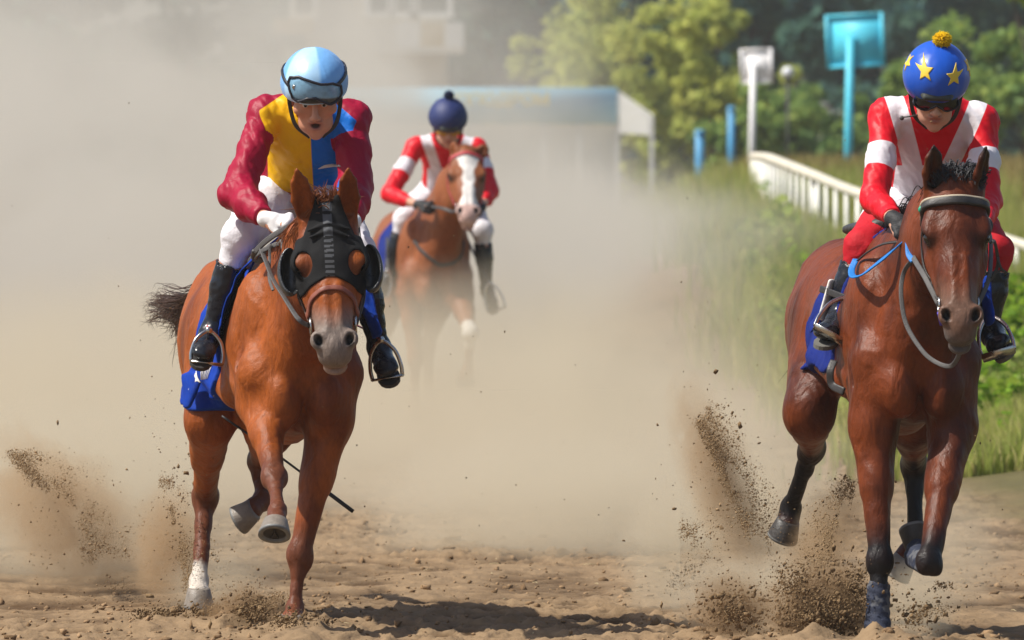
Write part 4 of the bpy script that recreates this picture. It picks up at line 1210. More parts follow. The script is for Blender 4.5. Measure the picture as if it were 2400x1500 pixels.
flap = Shape(); flap.cone(at(2308, 660, 28.72), at(2320, 752, 28.66), (.014, .050), (.012, .040), .02, V(.9, .4, .2)); flap.disp(lambda X, Y, Z: .005 * noise3(X * 26, Y * 26, Z * 20, 48))
P, Q = flap.mesh(.006); obj('cloth_flap', P, Q, M['cloth_blue'], cl2)
flap = Shape(); flap.cone(at(1950, 660, 28.93), at(1926, 745, 28.93), (.010, .030), (.010, .030), .01, V(.8, -.3, .4))
P, Q = flap.mesh(.005); obj('cloth_patch', P, Q, M['letter_white'], cl2)
sd_ = Shape(); sd_.cone(T2(-.10, 0, 1.49), T2(-.48, 0, 1.47), (.10, .035), (.14, .035), .03, H2['sd'])
P, Q = sd_.mesh(.01); obj('saddle', P, Q, M['leather_dark'], r2)
# loose girth strap with a pale end
mb = MB(); strap(mb, [at(1955, 845, 28.62), at(1946, 870, 28.60), at(1950, 902, 28.60), at(1978, 918, 28.55)], .03, .008, V(-.4, -1, 0)); mb.build('girth_strap', M['leather_dark'], r2)
# bridle
mb = MB(); bp = head_strap(S2, G, [(-.098, .10, -.15), (-.100, .085, -.075), (-.066, .082, -.02), (0, .086, .0), (.066, .082, -.02), (.100, .085, -.075), (.098, .10, -.15)], .034, .018, mb, .008)
bb = mb.build('browband', M['leather_dark'], r2)
mb = MB(); U = S2.grad(bp); mb.tube(bp + U * .004 - G.f * .014, .006, 8); mb.build('piping', mat('cream_piping', (.45, .38, .28), .6, var=.1), bb)
mb = MB(); mb.ball(S2.snap([G(-.100, .085, -.075)], .012)[0], (.012, .012, .014), 10); mb.build('green_rosette', mat('green_rosette', (.01, .30, .17), .4, var=.1), bb)
for q in (-1, 1):
    mb = MB(); head_strap(S2, G, [(q * .100, .085, -.10), (q * .112, .20, -.16), (q * .098, .32, -.15), (q * .075, .445, -.115)], .017, .006, mb, .004)
    mb.build('cheekpiece', M['leather_dark'], r2)
rb2 = [bit_ring(G, S2, q, r2, .445, .026) for q in (-1, 1)]
mb = MB(); mb.ball(rb2[0] + V(.012, -.02, -.03), (.017, .013, .021), 12); mb.build('bit_cheek', M['steel'], r2)
mb = MB(); strap(mb, [rb2[0] + V(.0, -.01, -.03), at(2202, 735, 27.86), at(2208, 762, 27.88)], .016, .006, V(0, -1, 0)); mb.build('purple_strap', mat('purple_strap', (.07, .045, .42), .5, var=.1), r2)
mb = MB()
strap(mb, [rb2[0], at(2168, 650, 28.0), at(2140, 602, 28.2), at(2128, 565, 28.32)], .020, .007, V(-.3, -1, .2))
strap(mb, [at(2140, 606, 28.2), at(2118, 640, 28.25), at(2112, 690, 28.22), at(2124, 760, 28.18), at(2160, 820, 28.12), at(2192, 848, 28.08), at(2228, 858, 28.02), at(2248, 830, 27.96), at(2252, 795, 27.9)], .017, .006, V(0, -1, 0))
strap(mb, [rb2[1], at(2318, 650, 28.0), at(2322, 560, 28.25), at(2308, 520, 28.5)], .018, .006, V(.3, -1, 0))
rein2 = mb.build('rein', M['leather_grey'], r2)
mb = MB()
strap(mb, [at(2122, 562, 28.30), at(2090, 590, 28.36), at(2050, 622, 28.40), at(2020, 644, 28.44), at(2000, 648, 28.50), at(1996, 632, 28.56), at(2006, 608, 28.60)], .026, .007, V(-.1, -.5, 1))
strap(mb, [at(2122, 556, 28.30), at(2128, 570, 28.26), at(2130, 596, 28.22), at(2140, 612, 28.18)], .022, .007, V(0, -1, 0))
mb.build('rubber_grip', M['blue_rein'], rein2)
mb = MB()
strap(mb, [at(2108, 566, 28.42), at(2070, 572, 28.48), at(2035, 590, 28.55), at(2008, 612, 28.60)], .018, .007, V(-.1, -.5, 1))
mb.build('buckle_strap', M['leather_dark'], rein2)
mb = MB()
strap(mb, [S2.snap([G(.100, .20, -.10)], .01)[0], at(2330, 565, 27.95), at(2338, 600, 27.98), at(2338, 622, 28.0), at(2328, 648, 28.0), at(2308, 668, 28.0)], .013, .005, V(.2, -1, 0))
strap(mb, [at(2338, 602, 27.98), at(2346, 628, 27.98), at(2360, 640, 28.0)], .010, .005, V(.2, -1, 0))
strap(mb, [at(2330, 642, 28.0), at(2348, 633, 28.0), at(2352, 638, 28.0)], .008, .004, V(.2, -1, 0))
mb.build('loose_strap', M['leather_dark'], r2)
# bandage on the standing foreleg and on the folded one
bm_ = mat('camouflage_bandage', (.020, .026, .050), .8, [], .1, 30, .4, 60, hue=((.085, .088, .10), 16, .54, .58))
for key, t0_ in (('FR', .40), ('FL', .05)):
    kn, ft = H2[key][1], H2[key][2]; Bd = Shape(); fw_ = unit(H2['fw'])
    fr_ = perp(fw_, unit(ft - kn))
    Bd.cone(lerp(kn, ft, t0_) - fr_ * .012, lerp(kn, ft, .98) - fr_ * .012, .043, .046, .02)
    Bd.cone(lerp(kn, ft, .96) - fr_ * .006, lerp(ft, H2[key][3], .45), .046, .042, .02)
    Bd.disp(lambda X, Y, Z: .0016 * np.sin(Z * 190 + X * 60) + .001 * noise3(X * 60, Y * 60, Z * 60, 61))
    P, Q = Bd.mesh(.005); obj('bandage', P, Q, bm_, r2)
sp = []
for i in range(520):
    a = rng.uniform(-.05, .055); b = rng.uniform(-.03, .02)
    p0 = G(a, b, -.07 + rng.uniform(-.03, .03))
    u_ = UP * rng.uniform(.02, .065) + G.s * (a * .5 + rng.normal() * .014) + G.n * .012
    sp.append(([p0, p0 + u_ * .7 + rng.normal(size=3) * .004, p0 + u_ + G.s * (.01 + rng.normal() * .012) + G.n * .02 - UP * .008, p0 + u_ * .7 + G.s * (.012 + rng.normal() * .010) + G.n * .045 - UP * .03], .0036))
strands('forelock', M['hair_black'], r2, sp)
sp = []
for i in range(260):
    t = rng.random(); p0 = lerp(T2(.08, 0, 1.50), G.O - UP * .02, t) + rng.normal(size=3) * .012
    q = rng.choice([-1, 1]); L = rng.uniform(.06, .13)
    sp.append(([p0, p0 + UP * .03 + H2['sd'] * q * .03, p0 + H2['sd'] * q * .06 - UP * L * .3 + V(0, .05, 0), p0 + H2['sd'] * q * .085 - UP * L + V(0, .09, 0)], .0024))
strands('mane', M['hair_black'], r2, sp)
sp = []
dock = T2(-1.22, 0, 1.32)
for i in range(260):
    e = dock + V(rng.normal() * .06 + .05, .75 + rng.random() * .25, -.25 + rng.normal() * .09)
    sp.append(([dock + rng.normal(size=3) * .02, dock + V(0, .25, .02) + rng.normal(size=3) * .03, e, e + V(rng.normal() * .05, .1, -.12)], .0026))
strands('tail', M['hair_black'], r2, sp)

J2 = dict(label='jockey in red and white silks with a starred royal blue cap and yellow pompon', skin='skin_b', shirt='silks_b', glove='glove_black', cap='cap_royal', puff=.010, wrinkle=.0052, eyes=False, breech='breeches_red', sole_mat='boot_sole_grey')
J2['h'] = HeadFrame(at(2193, 206, 28.62), V(-.02, -.86, -.52), .05, 1.10); J2['hk'] = .93
J2['neck'], J2['chest'], J2['waist'], J2['pel'] = at(2190, 262, 28.90), at(2188, 305, 29.0), at(2182, 410, 29.16), at(2176, 465, 29.30)
J2['sh'] = [at(2078, 268, 28.92), at(2300, 284, 28.92)]
J2['el'] = [at(2052, 468, 28.72), at(2314, 470, 28.76)]
J2['wr'] = [at(2094, 514, 28.46), at(2306, 530, 28.46)]
J2['hand'] = [(V(.75, -.55, -.35), V(.1, .35, -.9)), (V(-.5, -.8, -.2), V(-.1, .4, -.9))]
J2['hip'] = [at(2130, 470, 29.30), at(2225, 470, 29.30)]
J2['kn'] = [at(2022, 580, 28.92), at(2330, 590, 28.92)]
J2['an'] = [at(1968, 738, 28.90), at(2318, 772, 28.90)]
J2['toe'] = [at(1932, 776, 28.70), at(2338, 806, 28.70)]
J2['sole'] = [V(-.30, -.68, -.75), V(.55, -.30, -.8)]
J2['base'] = at(2150, 850, 28.9); J2['boot_top'] = .26
J2['sleeve'] = (.060, .056, .056, .046, .034); J2['rim'] = .028; J2['cuff'] = (.88, .88)
J2['cover_cut'] = lambda a, b, c: -c - .008 + .04 * a - .16 * np.maximum(b, 0)
def silks_b(d, z0, lo, hi):
    def f(P):
        ax = unit(d['sh'][1] - d['sh'][0]); q = P - d['chest']; a = q @ ax; z = P[:, 2] - z0
        st = .036 - np.abs(np.abs(a) - np.clip(.072 + z * .36, .05, .3))
        arm = np.full(len(P), 9.0); band = np.full(len(P), -1.0)
        for i in (0, 1):
            t, dist, L = arm_mask(d, P, i)
            band = np.maximum(band, np.where((dist < .12) & (t > .2), np.minimum(t - lo, hi - t) * L, -1))
            arm = np.minimum(arm, np.where(t > .32, dist - .082, 1))
        bot = np.minimum(-.005 - z, .13 - np.abs(a))
        tor = np.minimum(np.maximum(st, bot), arm)
        return {'m_white': np.maximum(tor, band)}
    return f
J2['shirt_masks'] = silks_b(J2, 1.805, .40, .66)
def red_knee(P):
    r = np.full(len(P), -1.0)
    for i in (0, 1):
        hp, k_ = J2['hip'][i], J2['kn'][i]; L = np.linalg.norm(k_ - hp); w = (k_ - hp) / L
        t = (P - hp) @ w / L; side = ((P - hp) @ V(1, 0, 0)) * (1, -1)[i]
        r = np.maximum(r, np.where(side < .1, (t - .60) * L, -1))
    return {'m_red': r}
J2['breech_masks'] = red_knee
rider(J2)
h = J2['hh']
pompon(h, h(.012, -.03, .185), .036, M['yellow_wool'], J2['helmet'])
for (a, c, rt) in ((-.050, .122, -.15), (.058, .108, .12)):
    mb = MB(); patch(mb, J2['cov'], h(a, 0, c), h.x, h.u, h.f, star_outline(.034, rt), .0012, .001, 5, 4); mb.build('star', M['star'], J2['cover'])
for q, c in ((-1, .10), (1, .09)):
    mb = MB(); patch(mb, J2['cov'], h(0, -.005, c), h.f, h.u, h.x * q, star_outline(.034, .2), .0012, .001, 5, 4); mb.build('star', M['star'], J2['cover'])
hf = J2['h']
GG = Shape(); human_head(GG, hf); GG.ell(hf(0, .075, -.002), (.072 * hf.k, .030 * hf.k, .030 * hf.k), .02, hf.R)
out = [(-.078, .030), (-.040, .034), (0, .030), (.040, .034), (.078, .030), (.080, .002), (.064, -.022), (.036, -.032), (.014, -.020), (0, -.006), (-.014, -.020), (-.036, -.032), (-.064, -.022), (-.080, .002)]
mb = MB(); edge = patch(mb, GG, hf(0, 0, .004), hf.x, hf.u, hf.f, [(x * hf.k, y * hf.k) for x, y in out], .006, .004, 5, 5)
gl = mb.build('goggle_lens', M['goggle_dark'], J2['root'])
mb = MB(); mb.tube(np.vstack([edge, edge[:2]]), .0035, 8, hf.f)
for q in (-1, 1): strap(mb, [hf(q * .074, .062, .006), hf(q * .088, .02, .008), hf(q * .088, -.06, .012)], .016, .004, hf.x * q)
mb.build('goggle_frame', M['goggle_frame'], gl)
mb = MB(); strap(mb, [hf(-.058, .050, -.080), hf(-.080, .060, -.080), hf(-.105, .055, -.088)], .006, .006, UP); mb.ball(hf(-.110, .054, -.092), .009, 10); mb.build('strap_end', M['leather_grey'], J2['helmet'])
for i in (0, 1):
    an, toe = J2['an'][i], J2['toe'][i]
    tp = at(*((1985, 700, 28.76), (2318, 742, 28.80))[i]); low = at(*((1944, 782, 28.66), (2340, 828, 28.66))[i])
    stirrup('stirrup', tp, low, None, V(1, .25 * (1, -1)[i], .15 * (-1, 1)[i]), .062, r2, M['steel'])
    mb = MB(); strap(mb, [tp, T2(-.12, (-.28, .28)[i], 1.25)], .026, .005, V((-.5, .5)[i], -1, 0)); mb.build('stirrup_strap', M['leather_dark'], r2)
# ------------------------------------------------------------------ the blazed horse in the dust and its rider
H3 = {}
H3['H'] = Frame(at(1094, 352, 50.9), at(1099, 518, 50.55), roll=.03, turn=0.05, sx=1.28)
K3 = H3['H']; K3.k = .93
H3['O'] = V(-.56, 51.9, 0); H3['fw'] = V(.16, -.987, 0); H3['dz'] = .08
H3['ears'] = [ear_to(K3, (-.060, .01, -.075), 1062, 330, 50.95, (-.8, .1, .5)), ear_to(K3, (.062, .01, -.075), 1142, 338, 50.95, (.3, .1, 1))]
T_ = lambda t, l, z: V(*(H3['O'][:2] + H3['fw'][:2] * t), z) + V(.987, .16, 0) * l
H3['FR'] = [T_(.30, -.17, .95), T_(.36, -.15, .52), T_(.28, -.14, .22), T_(.30, -.14, .12)]
H3['FL'] = [T_(.36, .15, .95), T_(.72, .17, .70), T_(.60, .17, .44), T_(.50, .17, .40)]
H3['HR'] = [T_(-.80, -.16, .85), T_(-1.25, -.15, .55), T_(-1.20, -.15, .18), T_(-1.12, -.15, .10)]
H3['HL'] = [T_(-.70, .16, .85), T_(-1.05, .15, .58), T_(-1.0, .15, .22), T_(-.92, .15, .14)]
def m3(P):
    a, b, c, near, nost, muz = muzzle_masks(K3, P)
    w = .033 + np.where(b < .15, (.15 - b) * .36, 0) + np.where(b > .36, (b - .36) * .22, 0) + .004 * np.sin(b * 60)
    bl = np.where(near & (c > -.09), np.minimum(np.minimum(w - np.abs(a - .006), b - .035), .62 - b), -1)
    pink = np.where(near, np.minimum(b - .47, c + .12), -1)
    kn, ft = H3['FL'][1:3]; sock = .10 - np.linalg.norm(P - (kn + V(0, 0, -.01)), axis=1)
    leg = np.full(len(P), -1.0)
    return {'m_leg': leg, 'm_blaze': bl, 'm_nost': nost, 'm_pink': pink, 'm_sock': sock}
horse_common('racehorse', H3, 'blaze', .011, 'chestnut racehorse with a broad white blaze coming through the dust behind', m3,
             {'FR': ('hoof_dark', TOE, V(0, -.2, -1)), 'FL': ('hoof_dark', TOE, V(0, .5, -.8)), 'HR': ('hoof_dark', TOE, V(0, -.2, -1)), 'HL': ('hoof_dark', TOE, V(0, -.2, -1))})
S3, r3, T3 = H3['S'], H3['root'], H3['T']
for q in (-1, 1): eye_part(K3, q, r3)
cl3, CL3 = saddle_cloth(H3, -.70, .02, .98, None, M['cloth_navy'], .011)
mb = MB(); head_strap(S3, K3, [(-.098, .08, -.12), (-.09, .045, -.06), (0, .03, -.01), (.09, .045, -.06), (.098, .08, -.12)], .026, .008, mb, .005); mb.build('browband', M['red_webbing'], r3)
for q in (-1, 1):
    mb = MB(); head_strap(S3, K3, [(q * .098, .07, -.10), (q * .11, .20, -.14), (q * .095, .33, -.14), (q * .07, .445, -.11)], .022, .006, mb, .004); mb.build('cheekpiece', M['red_webbing'], r3)
rb3 = [bit_ring(K3, S3, q, r3, .445, .028) for q in (-1, 1)]
mb = MB()
strap(mb, [rb3[0], at(1062, 496, 50.9), at(1035, 488, 51.0), at(1010, 484, 51.1)], .022, .007, V(0, -1, .2))
strap(mb, [rb3[1], at(1124, 492, 51.0), at(1122, 488, 51.2)], .022, .007, V(0, -1, .2))
mb.build('rein', M['leather_dark'], r3)
mb = MB(); q_ = S3.snap(spline([T3(.34, -.12, 1.22), T3(.45, 0, 1.12), T3(.34, .12, 1.22)], 8), .006); mb.tube(q_, .012, 8, S3.grad(q_), True, flat=.3); mb.build('breast_strap', M['leather_dark'], r3)
sp = []
for i in range(160):
    p0 = K3(rng.uniform(-.045, .045), rng.uniform(-.02, .02), -.07 + rng.uniform(-.03, .03)); u_ = UP * rng.uniform(.02, .06) + K3.s * rng.normal() * .02
    sp.append(([p0, p0 + u_, p0 + u_ * 1.1 + rng.normal(size=3) * .02], .003))
strands('forelock', M['hair_chestnut'], r3, sp)
sd_ = Shape(); sd_.cone(T3(-.10, 0, 1.49), T3(-.48, 0, 1.47), (.10, .035), (.14, .035), .03, H3['sd'])
P, Q = sd_.mesh(.014); obj('saddle', P, Q, M['leather_dark'], r3)

J3 = dict(label='jockey in red and white silks and navy pompon cap riding the blazed horse', skin='skin_b', shirt='silks_b', glove='glove_black', cap='cap_navy', puff=.012, wrinkle=.004, h_mesh=.009, eyes=False)
J3['h'] = HeadFrame(at(1050, 292, 51.45), V(.05, -.88, -.46), 0.0, 1.10); J3['hk'] = .98
J3['neck'], J3['chest'], J3['waist'], J3['pel'] = at(1047, 330, 51.72), at(1048, 356, 51.85), at(1046, 425, 52.0), at(1044, 458, 52.15)
J3['sh'] = [at(975, 344, 51.72), at(1118, 348, 51.72)]
J3['el'] = [at(914, 456, 51.5), at(1150, 448, 51.5)]
J3['wr'] = [at(980, 480, 51.25), at(1128, 486, 51.25)]
J3['hand'] = [(V(.85, -.4, 0), V(.1, .4, -.9)), (V(-.6, -.7, -.1), V(-.1, .4, -.9))]
J3['hip'] = [at(1012, 455, 52.12), at(1075, 455, 52.12)]
J3['kn'] = [at(946, 515, 51.75), at(1130, 540, 51.75)]
J3['an'] = [at(910, 650, 51.78), at(1140, 672, 51.78)]
J3['toe'] = [at(892, 678, 51.62), at(1152, 712, 51.62)]
J3['sole'] = [V(-.25, 0, -1), V(.25, 0, -1)]
J3['base'] = at(1040, 700, 51.8); J3['boot_top'] = .22; J3['sleeve'] = (.064, .060, .060, .050, .036); J3['rim'] = .024; J3['cuff'] = (.72, .72)
J3['cover_cut'] = lambda a, b, c: -c + .002 - .10 * np.maximum(b, 0)
J3['shirt_masks'] = silks_b(J3, 1.80, .32, .58)
rider(J3)
h = J3['hh']; pompon(h, h(.004, -.03, .190), .036, M['navy_wool'], J3['helmet'])
hf = J3['h']
GG3 = Shape(); human_head(GG3, hf); GG3.ell(hf(0, .075, -.002), (.072 * hf.k, .030 * hf.k, .030 * hf.k), .02, hf.R)
mb = MB(); patch(mb, GG3, hf(0, 0, .006), hf.x, hf.u, hf.f, [(x * hf.k, y * hf.k) for x, y in out], .006, .004, 4, 3); mb.build('goggle_lens', mat('amber_goggle_lens', (.42, .22, .015), .2, var=.1, spec=.6), J3['root'])
for i in (0, 1):
    tp = at(*((908, 636, 51.6), (1146, 664, 51.6))[i]); low = at(*((888, 690, 51.58), (1164, 726, 51.58))[i])
    stirrup('stirrup', tp, low, None, V(1, .25 * (1, -1)[i], 0), .062, r3, M['steel'])
    mb = MB(); strap(mb, [tp, T3(-.12, (-.27, .27)[i], 1.25)], .026, .005, V((-.5, .5)[i], -1, 0)); mb.build('stirrup_strap', M['leather_dark'], r3)
# ------------------------------------------------------------------ ground
def sstep(a, b, x):
    t = np.clip((np.asarray(x, float) - a) / (b - a), 0, 1); return t * t * (3 - 2 * t)
def fbm(x, y, s, seed, n=4, z=0.0):
    r = 0; a = 1.0; Z = np.full_like(x, z)
    for i in range(n): r = r + a * noise3(x * s, y * s, Z + i * 7.3, seed + i); a *= .5; s *= 2.05
    return r
def verge_edge(y): return 2.46 - .0085 * (y - 45) + .13 * np.sin(y * .55) + .09 * np.sin(y * 1.7) + .06 * np.sin(y * 4.1)
def rise(x, y): return .95 * sstep(-.4, 2.2, x) * sstep(66, 80, np.asarray(y, float) - np.clip(np.asarray(x, float) - 2.4, -3, 2.6) * 4.0)
def ground_z(x, y, fine=True):
    x = np.asarray(x, float); y = np.asarray(y, float)
    z = rise(x, y)
    bank = sstep(0, 1.6, x - verge_edge(y)) * .16
    z = z + bank
    if fine:
        near = 1 - sstep(44, 60, y)
        tr = 1 - sstep(-.1, .4, x - verge_edge(y))
        churn = .35 + .65 * np.clip(sstep(.0, .5, noise3(x * .35, y * .33, x * 0, 71)) + sstep(30.6, 29.6, y) * .6 + sstep(36, 38, y) * .4, 0, 1)
        h1 = fbm(x, y, 3.2, 72, 3) * .014
        h2 = (1 - np.abs(fbm(x, y, 7.5, 76, 3))) ** 3 * .020 - .012
        h3 = fbm(x, y, 26., 80, 2) * .0055
        z = z + near * tr * (h1 + churn * (h2 * 1.5 + h3 * 1.6))
        for px, D, hh, r in ((690, 29.25, .055, .20), (560, 29.9, .050, .22), (330, 29.8, .045, .20), (760, 29.0, .035, .22), (1930, 28.1, .07, .30), (2110, 27.75, .05, .3), (1700, 28.4, .04, .3)):
            cx = (px - 1200) / F * D
            z = z + hh * np.exp(-((x - cx) ** 2 + ((y - D) * .8) ** 2) / r ** 2) * (1 + .5 * fbm(x, y, 9., 90, 2))
    return z
xs = np.unique(np.concatenate([np.linspace(-140, -12, 14), np.linspace(-12, -2.6, 24), np.arange(-2.6, 2.9, .0125), np.linspace(2.9, 7, 60), np.linspace(7, 140, 16)]))
ys = np.unique(np.concatenate([np.linspace(-20, 27, 12), np.arange(27.2, 35, .024), np.arange(35, 46, .05), np.linspace(46, 120, 110), np.linspace(120, 700, 30)]))
XX, YY = np.meshgrid(xs, ys)
ZZ = ground_z(XX.ravel(), YY.ravel())
gP = np.stack([XX.ravel(), YY.ravel(), ZZ], 1); nx = len(xs)
ii, jj = np.meshgrid(np.arange(len(ys) - 1), np.arange(nx - 1), indexing='ij')
gq = np.stack([ii * nx + jj, ii * nx + jj + 1, (ii + 1) * nx + jj + 1, (ii + 1) * nx + jj], -1).reshape(-1, 4)
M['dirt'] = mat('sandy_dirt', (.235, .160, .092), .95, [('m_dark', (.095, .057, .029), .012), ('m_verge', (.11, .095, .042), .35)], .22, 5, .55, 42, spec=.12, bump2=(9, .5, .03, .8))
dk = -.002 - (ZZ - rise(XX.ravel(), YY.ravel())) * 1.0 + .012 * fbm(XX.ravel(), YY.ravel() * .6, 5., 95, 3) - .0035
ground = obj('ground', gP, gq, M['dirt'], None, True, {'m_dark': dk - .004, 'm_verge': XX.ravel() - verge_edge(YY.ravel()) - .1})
tag(ground, kind='structure')

def lumps(name, C, R, m, seed=0, squash=.75):
    """Many small irregular clods in one mesh."""
    n = len(C); ico = bmesh.new(); bmesh.ops.create_icosphere(ico, subdivisions=2 if n < 4000 else 1, radius=1); ico.verts.index_update()
    v0 = np.array([v.co[:] for v in ico.verts]); f0 = np.array([[v.index for v in f.verts] for f in ico.faces]); ico.free()
    n = len(C); g = np.random.default_rng(seed)
    ph = g.uniform(0, 6.3, (n, 1, 3)); s = (1 + .30 * np.sin(v0[None, :, :1] * 3.1 + ph[:, :, :1]) + .26 * np.sin(v0[None, :, 1:2] * 4.3 + ph[:, :, 1:2]) + .24 * np.sin(v0[None, :, 2:] * 5.7 + ph[:, :, 2:]) + g.uniform(-.22, .22, (n, len(v0), 1))); ax = g.uniform(.6, 1.3, (n, 1, 3)); ax[:, :, 2] *= squash
    P = np.asarray(C)[:, None] + v0[None] * s * ax * np.asarray(R)[:, None, None]
    Fc = (f0[None] + np.arange(n)[:, None, None] * len(v0)).reshape(-1, 3)
    return obj(name, P.reshape(-1, 3), Fc, m, None, False, {'m_var': np.repeat(g.uniform(-1, 1, n), len(v0))})
M['clod'] = mat('dirt_clod', (.33, .215, .120), .95, [('m_var', (.17, .105, .055), .8)], .25, 40, .4, 120, spec=.1)
M['clod_dark'] = mat('damp_dirt_clod', (.14, .090, .048), .95, [('m_var', (.22, .145, .075), 1.0)], .25, 40, .4, 120, spec=.1)
n = 17000
cy = 27.6 + 16 * rng.random(n) ** 1.5; cx = rng.uniform(-.078, .078, n) * cy
keep = (noise3(cx * .9, cy * .6, cx * 0, 101) + rng.uniform(-.7, .7, n) > .0) & (cx < verge_edge(cy) - .05)
cx, cy = cx[keep], cy[keep]
cr = np.clip(rng.lognormal(math.log(.0052), .62, len(cx)), .0025, .020)
tag(lumps('dirt_clods', np.stack([cx, cy, ground_z(cx, cy) + cr * .25], 1), cr, M['clod'], 1), 'loose brown dirt clods scattered over the churned track', 'dirt', kind='stuff')
# dirt thrown up by the hooves
sp_c, sp_r = [], []
def burst(px, py, D, sx, sy, sd_, n, r0, spread=.6):
    for i in range(n):
        w_ = math.exp(rng.normal() * .35); q = at(px + rng.normal() * sx * w_, py + rng.normal() * sy * w_ - sy * .3 * (w_ - 1), D + rng.normal() * sd_)
        if q[2] < .0: continue
        sp_c.append(q); sp_r.append(min(r0 * math.exp(rng.normal() * spread), .0135 if r0 > .0019 else .0065))
burst(1940, 1430, 28.5, 46, 34, .14, 5200, .0020, .75)
burst(1900, 1445, 28.5, 46, 18, .14, 800, .0032, .7)
burst(1870, 1375, 28.6, 28, 24, .14, 1500, .0019, .75)
burst(1995, 1375, 28.5, 34, 26, .12, 1400, .0019, .7)
burst(1715, 1430, 28.9, 38, 24, .15, 1700, .0020, .75)
burst(1940, 1320, 28.8, 70, 60, .2, 260, .0022)
burst(588, 1430, 29.9, 24, 20, .12, 1500, .0021, .75)
burst(500, 1434, 30.2, 44, 12, .12, 700, .0020, .7)
burst(380, 1440, 30.3, 36, 9, .12, 700, .0021, .7)
burst(410, 1220, 31.2, 36, 120, .3, 240, .0022)
burst(1690, 1130, 30.5, 50, 120, .4, 260, .0020)
burst(690, 1454, 29.2, 44, 11, .1, 900, .0021, .7)
burst(2150, 1440, 28.6, 40, 30, .15, 260, .0028)
burst(120, 1250, 32.0, 60, 80, .3, 120, .0022)
tag(lumps('thrown_dirt', sp_c, sp_r, M['clod_dark'], 2, 1.0), 'dark clods of dirt thrown up by the galloping hooves', 'dirt', kind='stuff')
sc_, sr_ = [], []
for i in range(150):
    q = at(rng.uniform(0, 2400), 1420 - abs(rng.normal()) * 520, rng.uniform(26, 33))
    if q[2] > .1: sc_.append(q); sr_.append(rng.uniform(.0012, .0032))
tag(lumps('flying_specks', sc_, sr_, M['clod_dark'], 3, 1.0), 'tiny specks of dirt hanging in the dusty air', 'dirt', kind='stuff')
sc_, Fs_ = [], []
mbs = MB()
for i in range(46):
    y_ = rng.uniform(29, 38); x_ = rng.uniform(-1.4, 2.3); a_ = rng.uniform(0, PI); L_ = rng.uniform(.02, .07)
    z_ = float(ground_z(np.array([x_]), np.array([y_]))[0]) + .008
    mbs.tube([V(x_, y_, z_), V(x_ + math.cos(a_) * L_ / 2, y_ + math.sin(a_) * L_ / 2, z_ + .004), V(x_ + math.cos(a_) * L_, y_ + math.sin(a_) * L_, z_)], .0016, 4)
tag(mbs.build('straw_bits', mat('straw', (.55, .45, .26), .7, var=.2), None), 'pale straw bits lying on the dirt track', 'straw', kind='stuff')

# curtains of fine grains flung up behind the hooves
gc, gr = [], []
def curtain(base, tip, D, spread, n, seed, sharp=1.0, r0=.0012, dz=.16):
    g = np.random.default_rng(seed); k = 0
    t = g.random(n * 3) ** .75; off = g.exponential(1.0, n * 3) * spread * (1.1 - .75 * t) * (1 if sharp > 0 else -1) + g.normal(size=n * 3) * spread * .12
    cl = noise3(t * 7.0, off / spread * 1.6, t * 0, seed) + .55 * noise3(t * 17.0, off / spread * 4.0, t * 0, seed + 1)
    keep = cl + g.uniform(-.35, .35, n * 3) > .12
    for ti, oi in zip(t[keep][:n], off[keep][:n]):
        px = lerp(base[0], tip[0], ti) + oi + 14 * math.sin(ti * 3.1); py = lerp(base[1], tip[1], ti) + g.normal() * 6
        q = at(px, py, D + g.normal() * dz)
        if q[2] > .01: gc.append(q); gr.append(r0 * math.exp(g.normal() * .55))
curtain((1765, 1350), (1612, 945), 30.4, 52, 11000, 151)
curtain((1905, 1390), (2005, 1120), 29.6, 46, 4200, 152, -1)
curtain((430, 1410), (372, 1120), 31.1, 34, 3800, 153)
curtain((250, 1390), (20, 1060), 32.0, 80, 8000, 154)
curtain((1560, 1390), (1600, 1180), 30.0, 60, 1800, 155)
curtain((2110, 1470), (2195, 1370), 28.6, 40, 1500, 156)
curtain((560, 1440), (640, 1395), 29.8, 40, 1200, 157)
M['grain'] = mat('flung_sand', (.36, .245, .135), .95, [('m_var', (.21, .14, .075), 1.0)], 0, spec=.1)
tag(lumps('flung_sand', gc, gr, M['grain'], 5, 1.0), 'ragged curtains of fine sand flung up behind the hooves', 'sand', kind='stuff')

# ------------------------------------------------------------------ plants
def leaf_mat(name, a, b, c, rough=.6):
    return mat(name, a, rough, [('m_v', b, .5), ('m_w', c, .3)], .2, 1.5, spec=.15, trans=.48)
def leaves(name, C, size, m, parent=None, seed=0, nrm=None, long=1.6, loc=None, vv=None):
    """Leaf-sized rhombic faces folded along the midrib."""
    g = np.random.default_rng(seed); C = np.asarray(C, float); n = len(C)
    d = g.normal(size=(n, 3)); d[:, 2] = d[:, 2] * .6 - .15; d /= np.linalg.norm(d, axis=1, keepdims=True)
    u = g.normal(size=(n, 3)) + (0 if nrm is None else nrm); u -= d * (u * d).sum(1, keepdims=True); u /= np.linalg.norm(u, axis=1, keepdims=True) + 1e-9
    w = np.cross(d, u); s = np.asarray(size).reshape(-1, 1) * g.uniform(.6, 1.35, (n, 1))
    P = np.stack([C - d * s * long * .5, C + w * s * .5 + u * s * .12, C + d * s * long * .5, C - w * s * .5 + u * s * .12], 1).reshape(-1, 3)
    k = np.arange(n)[:, None] * 4
    Fc = np.concatenate([k + [0, 1, 2], k + [0, 2, 3]], 1).reshape(-1, 3)
    v = g.uniform(-1, 1, n) if vv is None else vv
    return obj(name, P, Fc, m, parent, False, {'m_v': np.repeat(v, 4), 'm_w': np.repeat(g.uniform(-1.6, .4, n), 4)}, loc)
M['bark'] = mat('bark', (.085, .065, .048), .9, var=.3, vscale=8, bump=.5, bscale=30)
